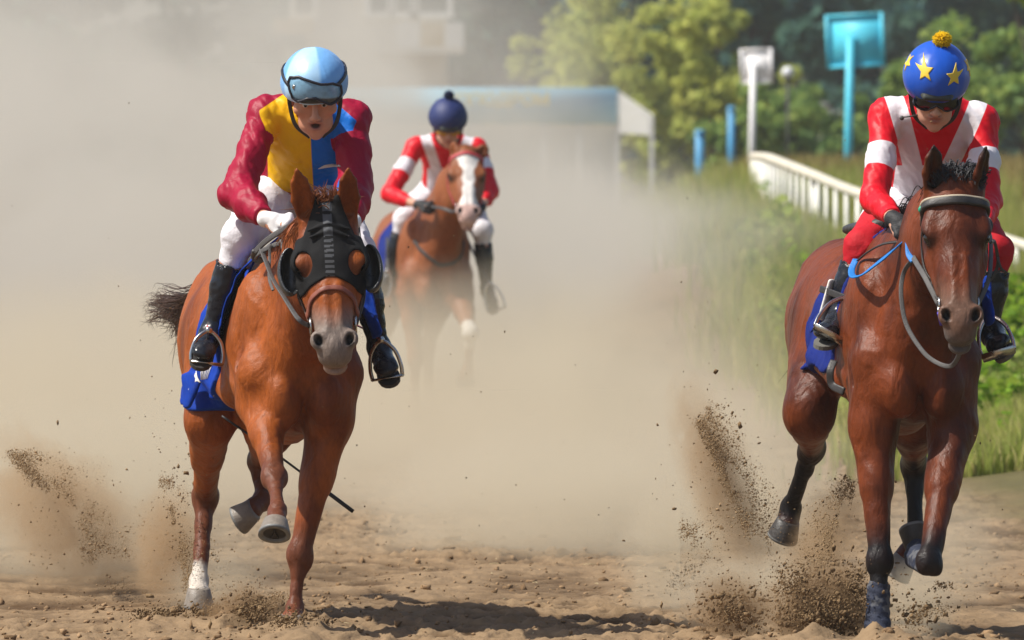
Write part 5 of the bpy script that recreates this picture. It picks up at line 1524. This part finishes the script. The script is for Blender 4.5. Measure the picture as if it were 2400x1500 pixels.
L_DARK = leaf_mat('dark_foliage', (.065, .15, .15), (.085, .19, .155), (.12, .24, .14))
L_MID = leaf_mat('green_foliage', (.17, .28, .09), (.25, .36, .09), (.36, .44, .10))
L_YEL = leaf_mat('yellow_green_foliage', (.52, .56, .14), (.62, .63, .16), (.36, .43, .11))
L_LIME = leaf_mat('lime_foliage', (.28, .42, .015), (.38, .52, .02), (.16, .28, .02))
def tree(name, x, y, hgt, crown_z, rx, rz, n, size, m, label, group, seed, clump=.30, trunk=.16, cat='tree', low=.0):
    g = np.random.default_rng(seed); z0 = float(ground_z(np.array([x]), np.array([y]), False)[0])
    root = empty(name, V(x, y, z0), label, cat, group)
    nc = max(18, n // 130)
    d = g.normal(size=(nc, 3)); d /= np.linalg.norm(d, axis=1, keepdims=True); rad = g.random((nc, 1)) ** .42
    cc = d * rad * np.array([rx, rx * .9, rz]) * (1 + .28 * g.normal(size=(nc, 1))) + V(x, y, z0 + crown_z)
    cc[:, 2] = np.maximum(cc[:, 2], z0 + .25 + low)
    which = g.integers(0, nc, n); cr = (clump * rx * g.uniform(.55, 1.3, nc))[which][:, None]
    q = g.normal(size=(n, 3)); q /= np.linalg.norm(q, axis=1, keepdims=True)
    C = cc[which] + q * cr * g.random((n, 1)) ** .5 * np.array([1, 1, .75])
    C[:, 2] = np.maximum(C[:, 2], z0 + .05)
    tone = g.uniform(-1, 1, nc)[which] * .7 + g.uniform(-.4, .4, n)
    leaves('crown', C, np.full(n, size), m, root, seed + 1, vv=tone)
    mb = MB(); top = V(x, y, z0 + crown_z * .8)
    mb.tube(spline([V(x, y, z0 - .1), V(x + .1 * rx * g.normal() * .5, y, z0 + crown_z * .4), top], 5), np.linspace(trunk, trunk * .45, 11), 9)
    for i in range(min(9, nc)):
        b = lerp(V(x, y, z0), top, g.uniform(.35, .95)); e = cc[g.integers(0, nc)]
        mb.tube(spline([b, lerp(b, e, .5) + V(0, 0, -.05 * rz), e], 4), np.linspace(trunk * .42, trunk * .1, 9), 6)
    mb.build('trunk', M['bark'], root)
    return root
k = 0
def atx(px, D): return (px - 1200) / F * D
dark = [(-150, 214, 5.0), (140, 208, 5.2), (420, 216, 5.0), (1080, 226, 5.0), (1290, 205, 4.6), (1530, 212, 5.0), (1760, 203, 4.6), (2000, 210, 4.8), (2210, 200, 4.6), (2440, 208, 5.0), (640, 232, 5.0), (900, 236, 5.2), (1420, 230, 5.2), (1880, 232, 5.2), (2330, 230, 5.2)]
words_ = ['leaning', 'broad', 'tall']
for i, (px, D, r) in enumerate(dark):
    tree('dark_tree', atx(px, D), D, 10, 5.4, r * .62, 5.2, 3600, .36, L_DARK, 'tall dark evergreen tree in the dense row at the back of the course', 'dark trees at the back of the course', 300 + i, .34, .22)
yel = [(1205, 165, 1.9, 1.05, 1.7), (1300, 172, 2.4, 1.2, 2.2), (1415, 168, 3.0, 1.75, 3.1), (1520, 165, 2.6, 1.3, 2.5), (1350, 180, 3.4, 1.5, 3.2), (1605, 170, 2.1, .95, 2.0), (1668, 160, 2.2, .85, 2.2), (1735, 162, 1.6, .8, 1.6), (1810, 164, 1.4, .8, 1.4)]
for i, (px, D, cz, rx, rz) in enumerate(yel):
    tree('bush', atx(px, D), D, 3, cz, rx, rz * .95, 4200, .13, L_YEL, 'sunlit yellow green bush behind the striped canopy tent' if False else 'sunlit yellow green bush in the row behind the white tent', 'yellow green bushes behind the tent', 400 + i, .34, .06, 'bush')
mid = [(1745, 152, 1.3, .85, 1.3), (1850, 150, 1.5, .95, 1.4), (1960, 156, 1.4, 1.0, 1.5), (2260, 138, 1.7, 1.15, 1.7), (2150, 150, 1.4, 1.0, 1.4)]
for i, (px, D, cz, rx, rz) in enumerate(mid):
    tree('green_shrub', atx(px, D), D, 3, cz, rx, rz, 3200, .13, L_MID, 'mid green leafy shrub growing behind the white picket fence', 'shrubs behind the picket fence', 500 + i, .34, .06, 'shrub')
tree('lime_tree', atx(2420, 120), 120, 5, 4.1, .95, 1.25, 3400, .13, L_LIME, 'bright lime green leafy tree at the right edge of the picture', None, 560, .36, .08)
tree('green_shrub', atx(2400, 126), 126, 3, 1.9, .9, 1.6, 3000, .12, L_MID, 'mid green leafy shrub growing behind the white picket fence', 'shrubs behind the picket fence', 570, .36, .06, 'shrub')

# verge grass: tall blades in one mass
def blades(name, X, Y, Hh_, wd, m, seed, lean=.35, z=None):
    g = np.random.default_rng(seed); n = len(X); Z = ground_z(X, Y, False) if z is None else z
    a = g.uniform(0, 2 * PI, n); l = Hh_ * np.abs(g.normal(size=n)) * lean
    dx, dy = np.cos(a), np.sin(a); b = a + g.uniform(-.8, .8, n); wx, wy = -np.sin(b) * wd, np.cos(b) * wd
    wx = np.abs(wx) + wd * .3
    B = np.stack([X, Y, Z], 1)
    m1_ = B + np.stack([dx * l * .3, dy * l * .3, Hh_ * .55], 1); t = B + np.stack([dx * l, dy * l, Hh_ * (1 - .25 * lean * g.random(n))], 1)
    W = np.stack([wx, wy, wx * 0], 1)
    P = np.stack([B - W, B + W, m1_ - W * .8, m1_ + W * .8, t], 1).reshape(-1, 3)
    k = np.arange(n)[:, None] * 5
    Fc = np.concatenate([k + [0, 1, 3], k + [0, 3, 2], k + [2, 3, 4]], 1).reshape(-1, 3)
    v = np.clip(noise3(X * .7, Y * .5, X * 0, seed) * 1.3 + g.normal(size=n) * .4, -1, 1)
    return obj(name, P, Fc, m, None, False, {'m_v': np.repeat(v, 5), 'm_w': np.repeat(g.uniform(-1.6, .5, n), 5)})
L_GRASS = leaf_mat('verge_grass', (.31, .36, .08), (.41, .43, .11), (.56, .50, .20))
L_DRY = leaf_mat('dry_grass', (.36, .27, .10), (.46, .34, .13), (.20, .18, .06))
n = 70000
gy = 44 + 62 * rng.random(n) ** 1.25; gx = verge_edge(gy) + rng.random(n) ** 1.25 * (.036 * gy + .6)
hgt = (.07 + (.16 + .26 * sstep(52, 66, gy)) * np.clip((gx - verge_edge(gy)) * 2.0, 0, 1)) * rng.uniform(.6, 1.4, n) * (1 + .5 * np.clip(noise3(gx * .8, gy * .35, gx * 0, 111), -.4, 1))
gx = np.where(rng.random(n) < .06, verge_edge(gy) - np.abs(rng.normal(size=n)) * .22, gx)
tag(blades('verge_grass', gx, gy, hgt, .007, L_GRASS, 112), 'tall green and yellow grass on the verge beside the track', 'grass', kind='stuff')
n = 16000
t_ = rng.random(n); fx = np.interp(t_, np.linspace(0, 1, 9), [5.2, 4.6, 3.9, 3.4, 3.0, 2.6, 2.45, 2.4, 2.35]); fy = np.interp(t_, np.linspace(0, 1, 9), [72.2, 73.2, 74.6, 75.8, 77.1, 79, 82, 88, 100]) - rng.random(n) ** 1.4 * 4.5
fx = fx + rng.normal(size=n) * .25
tag(blades('fence_grass', fx, fy, rng.uniform(.30, .78, n) * (1 + .45 * noise3(fx * 1.3, fy * .5, fx * 0, 131)), .009, L_GRASS, 114, .25), 'tall weedy grass growing up in front of the white pickets', 'grass', kind='stuff')
n = 15000
gy = rng.uniform(92, 135, n); gx = rng.uniform(.030, .075, n) * gy
tag(blades('dry_grass', gx, gy, rng.uniform(.45, 1.0, n), .014, L_DRY, 113), 'tall dry yellow grass behind the white fence', 'grass', kind='stuff')
n = 42000
ly = 44.2 + 37 * rng.random(n) ** 1.25; lx = verge_edge(ly) + .02 + rng.random(n) ** 1.2 * (.034 * ly + .5)
cl_ = noise3(lx * 2.2, ly * .8, lx * 0, 141); kp = cl_ + rng.uniform(-.5, .5, n) > -.1; lx, ly, cl_ = lx[kp], ly[kp], cl_[kp]
lz = ground_z(lx, ly, False) + .03 + np.clip(cl_ + .5, 0, 1.2) * (.22 + .28 * sstep(50, 64, ly)) * rng.random(len(lx)) ** .7
tag(leaves('low_weeds', np.stack([lx, ly, lz], 1), rng.uniform(.025, .055, len(lx)) * (1 + .9 * sstep(52, 66, ly)), leaf_mat('low_weed_leaf', (.22, .30, .06), (.32, .40, .07), (.46, .46, .15)), None, 142, nrm=V(0, -.5, .9)), 'low leafy weeds and clover covering the verge', 'weeds', kind='stuff')
# broad-leaved weeds near the bay horse
L_WEED = leaf_mat('weed_leaf', (.16, .30, .025), (.24, .40, .03), (.36, .46, .05))
def weed(px, D, hgt, spread, n, size, seed, zoff=0.0, label='bright green broad-leaved weed at the foot of the white picket fence', group='weeds along the fence'):
    g = np.random.default_rng(seed); x = atx(px, D); z0 = float(ground_z(np.array([x]), np.array([D]), False)[0]) + zoff
    root = empty('weed', V(x, D, z0), label, 'weed', group)
    mb = MB(); C = []
    for i in range(max(6, n // 30)):
        a = g.uniform(0, 2 * PI); e = V(x + math.cos(a) * spread * g.random(), D + math.sin(a) * spread * g.random(), z0 + hgt * g.uniform(.5, 1.05))
        mb.tube(spline([V(x, D, z0), lerp(V(x, D, z0), e, .5) + V(0, 0, hgt * .12), e], 4), np.linspace(.008, .003, 9), 5)
        for j in range(30):
            t = g.uniform(.25, 1.0); C.append(lerp(V(x, D, z0), e, t) + V(0, 0, hgt * .12 * math.sin(t * PI)) + g.normal(size=3) * V(.09, .09, .06) * spread * 1.2)
    mb.build('stem', M['bark'], root); leaves('leaf_crown', C, np.full(len(C), size), L_WEED, root, seed + 1, nrm=V(0, -.4, .8), long=1.35)
for i, (px, D, hg, sp_, n_, sz) in enumerate([(2376, 62, .74, .36, 620, .075), (2336, 64, .66, .30, 520, .065), (2415, 60, .72, .4, 620, .075), (2350, 56, .52, .3, 520, .065), (2385, 50, .34, .34, 360, .075), (2330, 49, .26, .3, 300, .06), (2300, 53, .42, .3, 320, .06), (2400, 47, .22, .3, 300, .07), (1990, 68, .70, .40, 420, .06), (1905, 73, .75, .45, 420, .06), (1840, 80, .7, .45, 420, .06), (1935, 64, .5, .4, 420, .05), (1780, 86, .7, .5, 420, .06)]):
    weed(px, D, hg, sp_, n_, sz, 600 + i)

# ------------------------------------------------------------------ fence, signs, tent, building
M['fence'] = mat('white_fence_paint', (.74, .73, .68), .6, var=.14, vscale=6, bump=.15, bscale=40)
M['fence_rail'] = mat('weathered_rail_paint', (.62, .58, .48), .7, var=.2, vscale=5)
fpx = [(2560, 622, 73.0), (2400, 575, 73.9), (2200, 508, 75.2), (2010, 452, 76.6), (1900, 408, 77.9), (1812, 374, 79.8), (1782, 367, 82.5), (1768, 368, 90.0), (1762, 378, 102.0), (1760, 388, 118.0)]
line = spline([at(*p) for p in fpx], 24)
root = empty('picket_fence', V(line[0][0], line[0][1], float(ground_z(line[:1, 0], line[:1, 1], False)[0])), 'long white picket fence with a flat pale rail curving along the verge', 'fence')
mb = MB(); up3 = np.tile(V(0, 0, 1), (len(line), 1)); mb.tube(line, .050, 10, up3, True, flat=.9); mb.build('top_rail', M['fence_rail'], root)
seg = np.linalg.norm(np.diff(line, axis=0), axis=1); cum = np.concatenate([[0], np.cumsum(seg)])
def along(s_): return np.array([np.interp(s_, cum, line[:, i]) for i in range(3)])
mb = MB(); low = MB()
for s_ in np.arange(.1, cum[-1], .27):
    p = along(s_); d = unit(along(min(s_ + .1, cum[-1])) - along(max(s_ - .1, 0))); d[2] = 0; d = unit(d); z0 = float(ground_z(np.array([p[0]]), np.array([p[1]]), False)[0])
    hh = (p[2] - .03 - z0) / 2
    mb.box(V(p[0], p[1], z0 + hh) - np.cross(d, UP) * .028, .030, .011, hh, d, np.cross(UP, d), UP)
mb.build('picket', M['fence'], root)
lowl = line - V(0, 0, .72); mb = MB(); mb.tube(lowl, .035, 8, up3, True, flat=1.0); mb.build('lower_rail', M['fence_rail'], root)
for s_ in np.arange(.4, cum[-1], 2.6):
    p = along(s_); z0 = float(ground_z(np.array([p[0]]), np.array([p[1]]), False)[0])
    mb = MB(); mb.box(V(p[0] + .06, p[1], (z0 - .1 + p[2] - .04) / 2), .045, .045, (p[2] - .04 - z0 + .1) / 2, bev=.006); mb.build('post', M['fence'], root)

def board_sign(px0, px1, py0, py1, ppx, D, col, label, frame=.02, post_r=.04, tilt=0.0, name='track_sign'):
    m = mat(label.split()[0] + '_sign_paint', col, .5, var=.12, vscale=3, bump=.05)
    x0, x1 = atx(px0, D), atx(px1, D); zt = at(0, py0, D)[2]; zb = at(0, py1, D)[2]
    xp = atx(ppx, D); z0 = float(ground_z(np.array([xp]), np.array([D]), False)[0])
    root = empty(name, V(xp, D, z0), label, 'sign')
    X = unit(V(1, -.42, -tilt)); Z = unit(V(tilt, 0, 1))
    c = V((x0 + x1) / 2, D + .06, (zt + zb) / 2)
    mb = MB(); mb.box(c, (x1 - x0) / 2, .012, (zt - zb) / 2, X, np.cross(Z, X), Z, .004); b = mb.build('board', m, root)
    mb = MB()
    for q in (-1, 1):
        mb.box(c + X * q * ((x1 - x0) / 2 - frame) - V(0, .03, 0), frame, .018, (zt - zb) / 2, X, np.cross(Z, X), Z)
        mb.box(c + Z * q * ((zt - zb) / 2 - frame) - V(0, .027, 0), (x1 - x0) / 2 - 2 * frame, .016, frame, X, np.cross(Z, X), Z)
    mb.build('board_frame', m, b)
    mb = MB(); tp = V(xp + .02, D, zb + (zt - zb) * .55); mb.tube([V(xp - .03, D, z0 - .1), tp], post_r, 12); mb.build('post', m, root)
    mb = MB(); mb.box(tp + V(.03, .02, -.05), .06, .03, .05); mb.build('bracket', m, root)
    return root
board_sign(1932, 2076, 32, 158, 1990, 112, (.09, .60, .78), 'turquoise blue square board on a blue post behind the fence', .022, .062, -.045)
board_sign(1733, 1813, 114, 196, 1763, 135, (.88, .87, .87), 'white square board on a white post left of the blue board', .02, .055, -.03)
M['post_blue'] = mat('pale_blue_paint', (.06, .30, .55), .5, var=.12, vscale=3)
for px, py0, D, w_, lb in ((1640, 306, 128, .075, 'short blue marker post standing nearest the tent'), (1714, 250, 131, .062, 'tall thin blue marker post beside the white board')):
    x = atx(px, D); zt = at(0, py0, D)[2]; z0 = float(ground_z(np.array([x]), np.array([D]), False)[0])
    mb = MB(); mb.box(V(x, D, (zt + z0 - .1) / 2), w_, w_ * .7, (zt - z0 + .1) / 2, bev=.01)
    mb.lathe(V(x, D, zt), UP, [(w_ * 1.1, -.05), (w_ * 1.15, -.02), (w_ * .8, .01), (.001, .015)], 14)
    tag(mb.build('marker_post', M['post_blue'], None, loc=V(x, D, z0)), lb, 'post')
# globe lamps seen as pale blobs among the shrubs
for px, py, D, r_, lb in ((1846, 170, 148, .115, 'white globe lamp on a thin post among the shrubs'),):
    x = atx(px, D); z = at(0, py, D)[2]; z0 = float(ground_z(np.array([x]), np.array([D]), False)[0])
    t = empty('garden_lamp', V(x, D, z0), lb, 'lamp')
    mb = MB(); mb.ball(V(x, D, z), r_, 18); mb.build('globe', mat('opal_glass', (.75, .76, .80), .3, var=.03), t)
    mb = MB(); mb.tube([V(x, D, z0 - .1), V(x, D, z - r_)], .03, 10); mb.lathe(V(x, D, z - r_), UP, [(.03, -.06), (.07, -.02), (.06, .02), (.001, .03)], 14); mb.build('post', M['leather_dark'], t)
# canopy tent
D = 150; s_ = F / D
M['tent_white'] = mat('white_tent_fabric', (.86, .86, .84), .7, var=.05, vscale=2, bump=.1, bscale=6, trans=.55)
M['tent_blue'] = mat('light_blue_tent_fabric', (.24, .55, .74), .7, var=.06, vscale=2, bump=.1, bscale=6)
xl, xr, xe = atx(800, D), atx(1447, D), atx(1530, D)
za, zf, zg = at(0, 205, D)[2], at(0, 290, D)[2], 1.0
zt2 = at(0, 268, D)[2]
root = empty('canopy_tent', V((xl + xe) / 2, D, zg), 'white canopy tent with a light blue fascia and yellow lettering half lost in dust', 'tent')
mb = MB(); mb.box(V((xl + xr) / 2, D, (za + zf) / 2), (xr - xl) / 2, .03, (za - zf) / 2, bev=.01); fas = mb.build('fascia', M['tent_blue'], root)
yb = D + 3.2
mb = MB()
ridge = V(xl, D + .05, za); 
P = [V(xl, D + .04, za + .02), V(xr, D + .04, za - .05), V(xe, D - .7, zt2 - .02), V(xe, yb, zt2 - .02), V(xl, yb, za), V(xl, D + .04, za - .04), V(xr, D + .04, za - .11), V(xe, D - .7, zt2 - .08), V(xe, yb, zt2 - .08), V(xl, yb, za - .06)]
mb.put(P, [(0, 1, 2, 3, 4), (9, 8, 7, 6, 5), (0, 5, 6, 1), (1, 6, 7, 2), (2, 7, 8, 3), (3, 8, 9, 4), (4, 9, 5, 0)]); mb.build('roof', M['tent_white'], root, False)
mb = MB(); P = [V(xr + .02, D, za - .06), V(xe, D - .66, zt2 - .05), V(xe, D - .66, at(0, 318, D)[2]), V(xr + .02, D, at(0, 312, D)[2])]
P += [p + V(0, .04, 0) for p in P]; mb.put(P, [(0, 3, 2, 1), (4, 5, 6, 7), (0, 1, 5, 4), (1, 2, 6, 5), (2, 3, 7, 6), (3, 0, 4, 7)]); mb.build('side_panel', M['tent_white'], root, False)
for px in (835, 960, 1110, 1275, 1358, 1447, 1526):
    x = atx(px, D); mb = MB(); mb.box(V(x, D + (.06 if px < 1500 else -.6), (zg - .1 + (zf + .1)) / 2), .045, .045, (zf + .1 - zg + .1) / 2); mb.build('post', M['tent_white'], root, False)
mb = MB(); mb.box(V((xl + xr) / 2, D + 2.6, (zg + zf) / 2), (xr - xl) / 2, .03, (zf - zg) / 2); mb.build('back_panel', M['tent_white'], root, False)
text_on(None, 'ИППОДРОМ', V(atx(1040, D), D - .05, at(0, 247, D)[2]), V(1, 0, 0), V(0, 0, 1), V(0, -1, 0), .34, mat('yellow_lettering', (.78, .62, .10), .6, var=.05), fas, bold=.03)
# building
D = 196
M['wall_cream'] = mat('cream_render', (.62, .58, .50), .85, var=.1, vscale=1.2, bump=.1)
M['wall_ochre'] = mat('ochre_panel', (.50, .36, .16), .8, var=.1)
M['win_frame'] = mat('white_window_frame', (.72, .72, .70), .5, var=.05)
M['glass'] = mat('dark_window_glass', (.05, .07, .065), .1, var=.1, spec=.7)
x0, x1 = atx(716, D), atx(1046, D); zg = 1.0
root = empty('pavilion', V((x0 + x1) / 2, D, zg), 'cream two storey building with white framed windows and a balcony behind the dust', 'building')
mb = MB(); mb.box(V((x0 + x1) / 2, D + 3, zg + 4.2), (x1 - x0) / 2, 3, 4.3); mb.build('wall', M['wall_cream'], root, False)
for px in (712, 888, 948, 1012):
    x = atx(px, D); zb = at(0, 30 if px > 800 else 34, D)[2]; w_ = .24 if px != 1012 else .42
    mb = MB()
    for q in (-1, 1): mb.box(V(x + q * (w_ + .05), D - .05, zb + .75), .07, .06, .85)
    mb.box(V(x, D - .05, zb - .06), w_ + .14, .09, .07); mb.box(V(x, D - .05, zb + 1.6), w_ + .1, .06, .07)
    f = mb.build('window_frame', M['win_frame'], root, False)
    mb = MB(); mb.box(V(x, D - .012, zb + .75), w_, .02, .8); mb.build('pane', M['glass'], f, False)
xb0, xb1 = atx(885, D), atx(1088, D); zb0, zb1 = at(0, 112, D)[2], at(0, 56, D)[2]
mb = MB(); mb.box(V((xb0 + xb1) / 2, D - .9, zb0 - .08), (xb1 - xb0) / 2, .95, .08); mb.build('balcony_slab', M['wall_cream'], root, False)
for a_, b_, mm in ((885, 925, 'wall_cream'), (930, 985, 'win_frame'), (988, 1042, 'wall_ochre'), (1046, 1088, 'win_frame')):
    mb = MB(); mb.box(V((atx(a_, D) + atx(b_, D)) / 2, D - 1.8, (zb0 + zb1) / 2), (atx(b_, D) - atx(a_, D)) / 2, .04, (zb1 - zb0) / 2); mb.build('balcony_panel', M[mm], root, False)
mb = MB(); mb.box(V(atx(690, D), D - .5, at(0, 62, D)[2]), .5, .5, .18); mb.build('awning', M['wall_ochre'], root, False)
mb = MB(); mb.box(V((x0 + x1) / 2, D + 3, zg + 8.6), (x1 - x0) / 2 + .3, 3.3, .12); mb.build('roof', M['win_frame'], root, False)
# ------------------------------------------------------------------ dust in the air: volumes with cloudy density
class NX:
    """Tiny wrapper to write node arithmetic."""
    def __init__(s, nt, sock): s.nt, s.k = nt, sock
    def _m(s, op, a, b=None, c=None):
        n = s.nt.nodes.new('ShaderNodeMath'); n.operation = op
        for i, v in enumerate((a, b, c)):
            if v is None: continue
            if isinstance(v, NX): s.nt.links.new(v.k, n.inputs[i])
            else: n.inputs[i].default_value = v
        return NX(s.nt, n.outputs[0])
    def __add__(s, o): return s._m('ADD', s, o)
    def __sub__(s, o): return s._m('SUBTRACT', s, o)
    def __mul__(s, o): return s._m('MULTIPLY', s, o)
    def __truediv__(s, o): return s._m('DIVIDE', s, o)
    def max(s, o): return s._m('MAXIMUM', s, o)
    def min(s, o): return s._m('MINIMUM', s, o)
    def abs(s): return s._m('ABSOLUTE', s)
    def sqrt(s): return s._m('SQRT', s)
    def ss(s, a, b):
        """1 where s passes b, 0 where it is short of a (a may be larger than b)."""
        n = s.nt.nodes.new('ShaderNodeMapRange'); n.interpolation_type = 'SMOOTHSTEP'
        s.nt.links.new(s.k, n.inputs['Value'])
        for nm, v in (('From Min', a), ('From Max', b)):
            if isinstance(v, NX): s.nt.links.new(v.k, n.inputs[nm])
            else: n.inputs[nm].default_value = v
        return NX(s.nt, n.outputs[0])
def dust(name, lo, hi, col, fn, label, aniso=0.0, step=1.0):
    """fn(x, y, z, noise) gives the density from world coordinates."""
    lo, hi = np.array(lo, float), np.array(hi, float); c = (lo + hi) / 2
    m = bpy.data.materials.new(name + '_dust'); m.use_nodes = True; nt = m.node_tree; nt.nodes.clear()
    out = nt.nodes.new('ShaderNodeOutputMaterial'); pv = nt.nodes.new('ShaderNodeVolumePrincipled')
    pv.inputs['Color'].default_value = (*col, 1); pv.inputs['Anisotropy'].default_value = aniso
    nt.links.new(pv.outputs[0], out.inputs['Volume'])
    tc = nt.nodes.new('ShaderNodeTexCoord'); sp = nt.nodes.new('ShaderNodeSeparateXYZ'); nt.links.new(tc.outputs['Object'], sp.inputs[0])
    x, y, z = (NX(nt, sp.outputs[i]) + float(c[i]) for i in range(3))
    def noise(scale, stretch=(1, 1, 1), detail=3.0, off=0.0, rough=.55, dist=0.0):
        mp = nt.nodes.new('ShaderNodeMapping'); mp.inputs['Scale'].default_value = stretch; mp.inputs['Location'].default_value = (off, off * .7, off * .3)
        nt.links.new(tc.outputs['Object'], mp.inputs[0])
        n = nt.nodes.new('ShaderNodeTexNoise'); n.inputs['Scale'].default_value = scale; n.inputs['Detail'].default_value = detail; n.inputs['Roughness'].default_value = rough; n.inputs['Distortion'].default_value = dist
        nt.links.new(mp.outputs[0], n.inputs['Vector']); return NX(nt, n.outputs['Fac'])
    d = fn(x, y, z, noise)
    nt.links.new(d.k, pv.inputs['Density'])
    mb = MB(); mb.box(c, *((hi - lo) / 2)); o = mb.build(name, m, None, False, loc=c)
    o['label'] = label; o['category'] = 'dust'; o['kind'] = 'stuff'
    return o

DUST_HI = (.745, .715, .65); DUST_LO = (.765, .685, .535); DUST_DK = (.60, .43, .26)
def edge(v, a, b, w): return v.ss(a, a + w) * v.ss(b, b - w)
# the great bank behind the third horse
def bank(x, y, z, noise):
    n = noise(.55, (1, .10, 1.1), 5, 3.0, .6, .6)
    xe = z.ss(2.1, 1.2) * 1.1 + (n - .5) * 3.0 + .42             # right limit moves in with height
    fx = (x - xe).ss(1.5, -1.9)
    fz = z.ss(4.6, 2.2) * .30 + z.ss(2.9, .9) * 1.3 + z.ss(5.2, 2.6) * x.ss(.5, -1.3) * .62
    fn_ = n.ss(.36, .60) * 1.2 + .10
    low = z.ss(1.1, .4) * x.ss(2.8, 1.2) * .30
    return (fx * fz * fn_ + low) * edge(y, 56.5, 100, 5.0) * edge(x, -10, 4.6, .8) * .085
dust('dust_cloud', (-10, 56, -.3), (4.6, 100, 5.2), DUST_HI, bank, 'great bank of pale dust hanging over the track behind the third horse')
# low dust between the front pair and the third horse
def lowbank(x, y, z, noise):
    n = noise(.95, (1, .14, 1.0), 5, 9.0, .6, .5)
    top = (n - .5) * .9 + .42
    f = (z - top).ss(.80, -.60)
    y0 = (n - .5) * 5.0 + 39.4
    return f * (n.ss(.25, .65) * .8 + .25) * ((y - y0).ss(-.3, 2.0) + z.ss(.5, .15) * (y - y0).ss(-.3, .9) * 1.1) * y.ss(55.2, 52.5) * x.ss(2.1, .2) * .50
dust('dust_cloud', (-5, 37, -.2), (3.4, 55.4, 2.3), DUST_LO, lowbank, 'low tan dust hiding the legs of the third horse')
# nearer puffs behind the front pair
def puff(cx, cy, cz, rx, ry, rz, dens, scale=2.0, seed=1.0, st=(1, .7, 1), lo=.30, hi=.62, slant=0.0):
    def f(x, y, z, noise):
        n = noise(scale * 1.5, st, 6, seed, .7, 1.3)
        u = (x - cx - (z - cz) * slant) / rx; v = (y - cy) / ry; w = (z - cz) / rz
        r = (u * u + v * v + w * w).sqrt()
        return (r + (n - .5) * 2.3).ss(.95, .25) * (n.ss(lo, hi) * .9 + .1) * r.ss(1.0, .85) * (dens * 2.4)
    return f
def puff_at(px, py, D, rx, ry, rz, dens, col, label, scale=2.0, seed=1.0, st=(1, .7, 1), slant=0.0, lo=.30, hi=.62):
    c = at(px, py, D); ex = rx + abs(slant) * rz
    dust('dust_puff', (c[0] - ex, c[1] - ry, max(c[2] - rz, -.15)), (c[0] + ex, c[1] + ry, c[2] + rz), col, puff(c[0], c[1], c[2], rx, ry, rz, dens, scale, seed, st, lo, hi, slant), label)
puff_at(190, 1170, 34.0, 1.25, 1.6, .62, .8, DUST_LO, 'wide puff of tan dust low at the far left of the track', 1.6, 2)
puff_at(150, 1210, 32.4, .40, .4, .46, 2.6, DUST_DK, 'brown dust jet at the far left edge of the track', 3.4, 4, slant=-.45)
puff_at(395, 1290, 31.6, .20, .25, .36, 4.2, DUST_DK, 'narrow brown dust column behind the white hind sock of the hooded chestnut', 5, 6)
puff_at(520, 1380, 31.3, .34, .3, .20, 1.6, DUST_LO, 'small dust puff at the hind hoof of the hooded chestnut', 4, 7)
puff_at(1340, 1225, 36.5, 1.35, 1.8, .58, .85, DUST_LO, 'tan dust puff on the track between the two front horses', 1.5, 8)
puff_at(1610, 1290, 31.2, .40, .5, .45, 1.5, DUST_LO, 'tan dust puff left of the flying clods by the bay horse', 3, 10)
puff_at(1690, 1130, 30.6, .19, .25, .52, 4.2, DUST_DK, 'slanting brown dust jet left of the hind leg of the bay horse', 5, 11, (1, .7, .55), slant=-.34)
puff_at(1830, 1190, 31.2, .42, .5, .52, 1.2, DUST_LO, 'dust puff behind the raised hind leg of the bay horse', 3, 12)
puff_at(1925, 1280, 30.0, .18, .2, .40, 4.2, DUST_DK, 'brown dust jet below the belly of the bay horse', 6, 13, slant=.45)
puff_at(1770, 1390, 29.6, .5, .5, .20, 1.3, DUST_LO, 'low dust around the thrown clods left of the bay horse', 3, 14)
puff_at(2150, 1420, 28.9, .22, .25, .22, 2.4, DUST_LO, 'dust puff behind the standing foreleg of the bay horse', 4, 15)
puff_at(2190, 1290, 31.5, .45, .6, .36, .8, DUST_LO, 'thin dust behind the folded foreleg of the bay horse', 2.6, 16)
puff_at(1935, 1425, 28.55, .30, .24, .22, 7.0, (.45, .31, .18), 'dark brown burst of dirt dust at the standing hoof of the bay horse', 4, 17)
puff_at(1715, 1425, 28.95, .22, .22, .17, 6.0, (.45, .31, .18), 'dark brown burst of dirt dust left of the larger burst by the bay horse', 4, 18)
puff_at(575, 1432, 29.95, .22, .22, .14, 5.0, (.45, .31, .18), 'brown burst of dirt dust between the hooves of the hooded chestnut', 4, 19)

# ------------------------------------------------------------------ the thin summer haze of the whole place
hb = MB(); hb.box(V(0, 350, 11.5), 160, 390, 14.0)
hz = bpy.data.materials.new('haze_air'); hz.use_nodes = True; hz.node_tree.nodes.clear()
o_ = hz.node_tree.nodes.new('ShaderNodeOutputMaterial'); v_ = hz.node_tree.nodes.new('ShaderNodeVolumePrincipled')
v_.inputs['Color'].default_value = (.84, .86, .86, 1); v_.inputs['Density'].default_value = .00035
hz.node_tree.links.new(v_.outputs[0], o_.inputs['Volume'])
tag(hb.build('haze', hz, None, False, loc=V(0, 350, 11.5)), 'thin pale haze filling the air over the course', 'haze', kind='stuff')
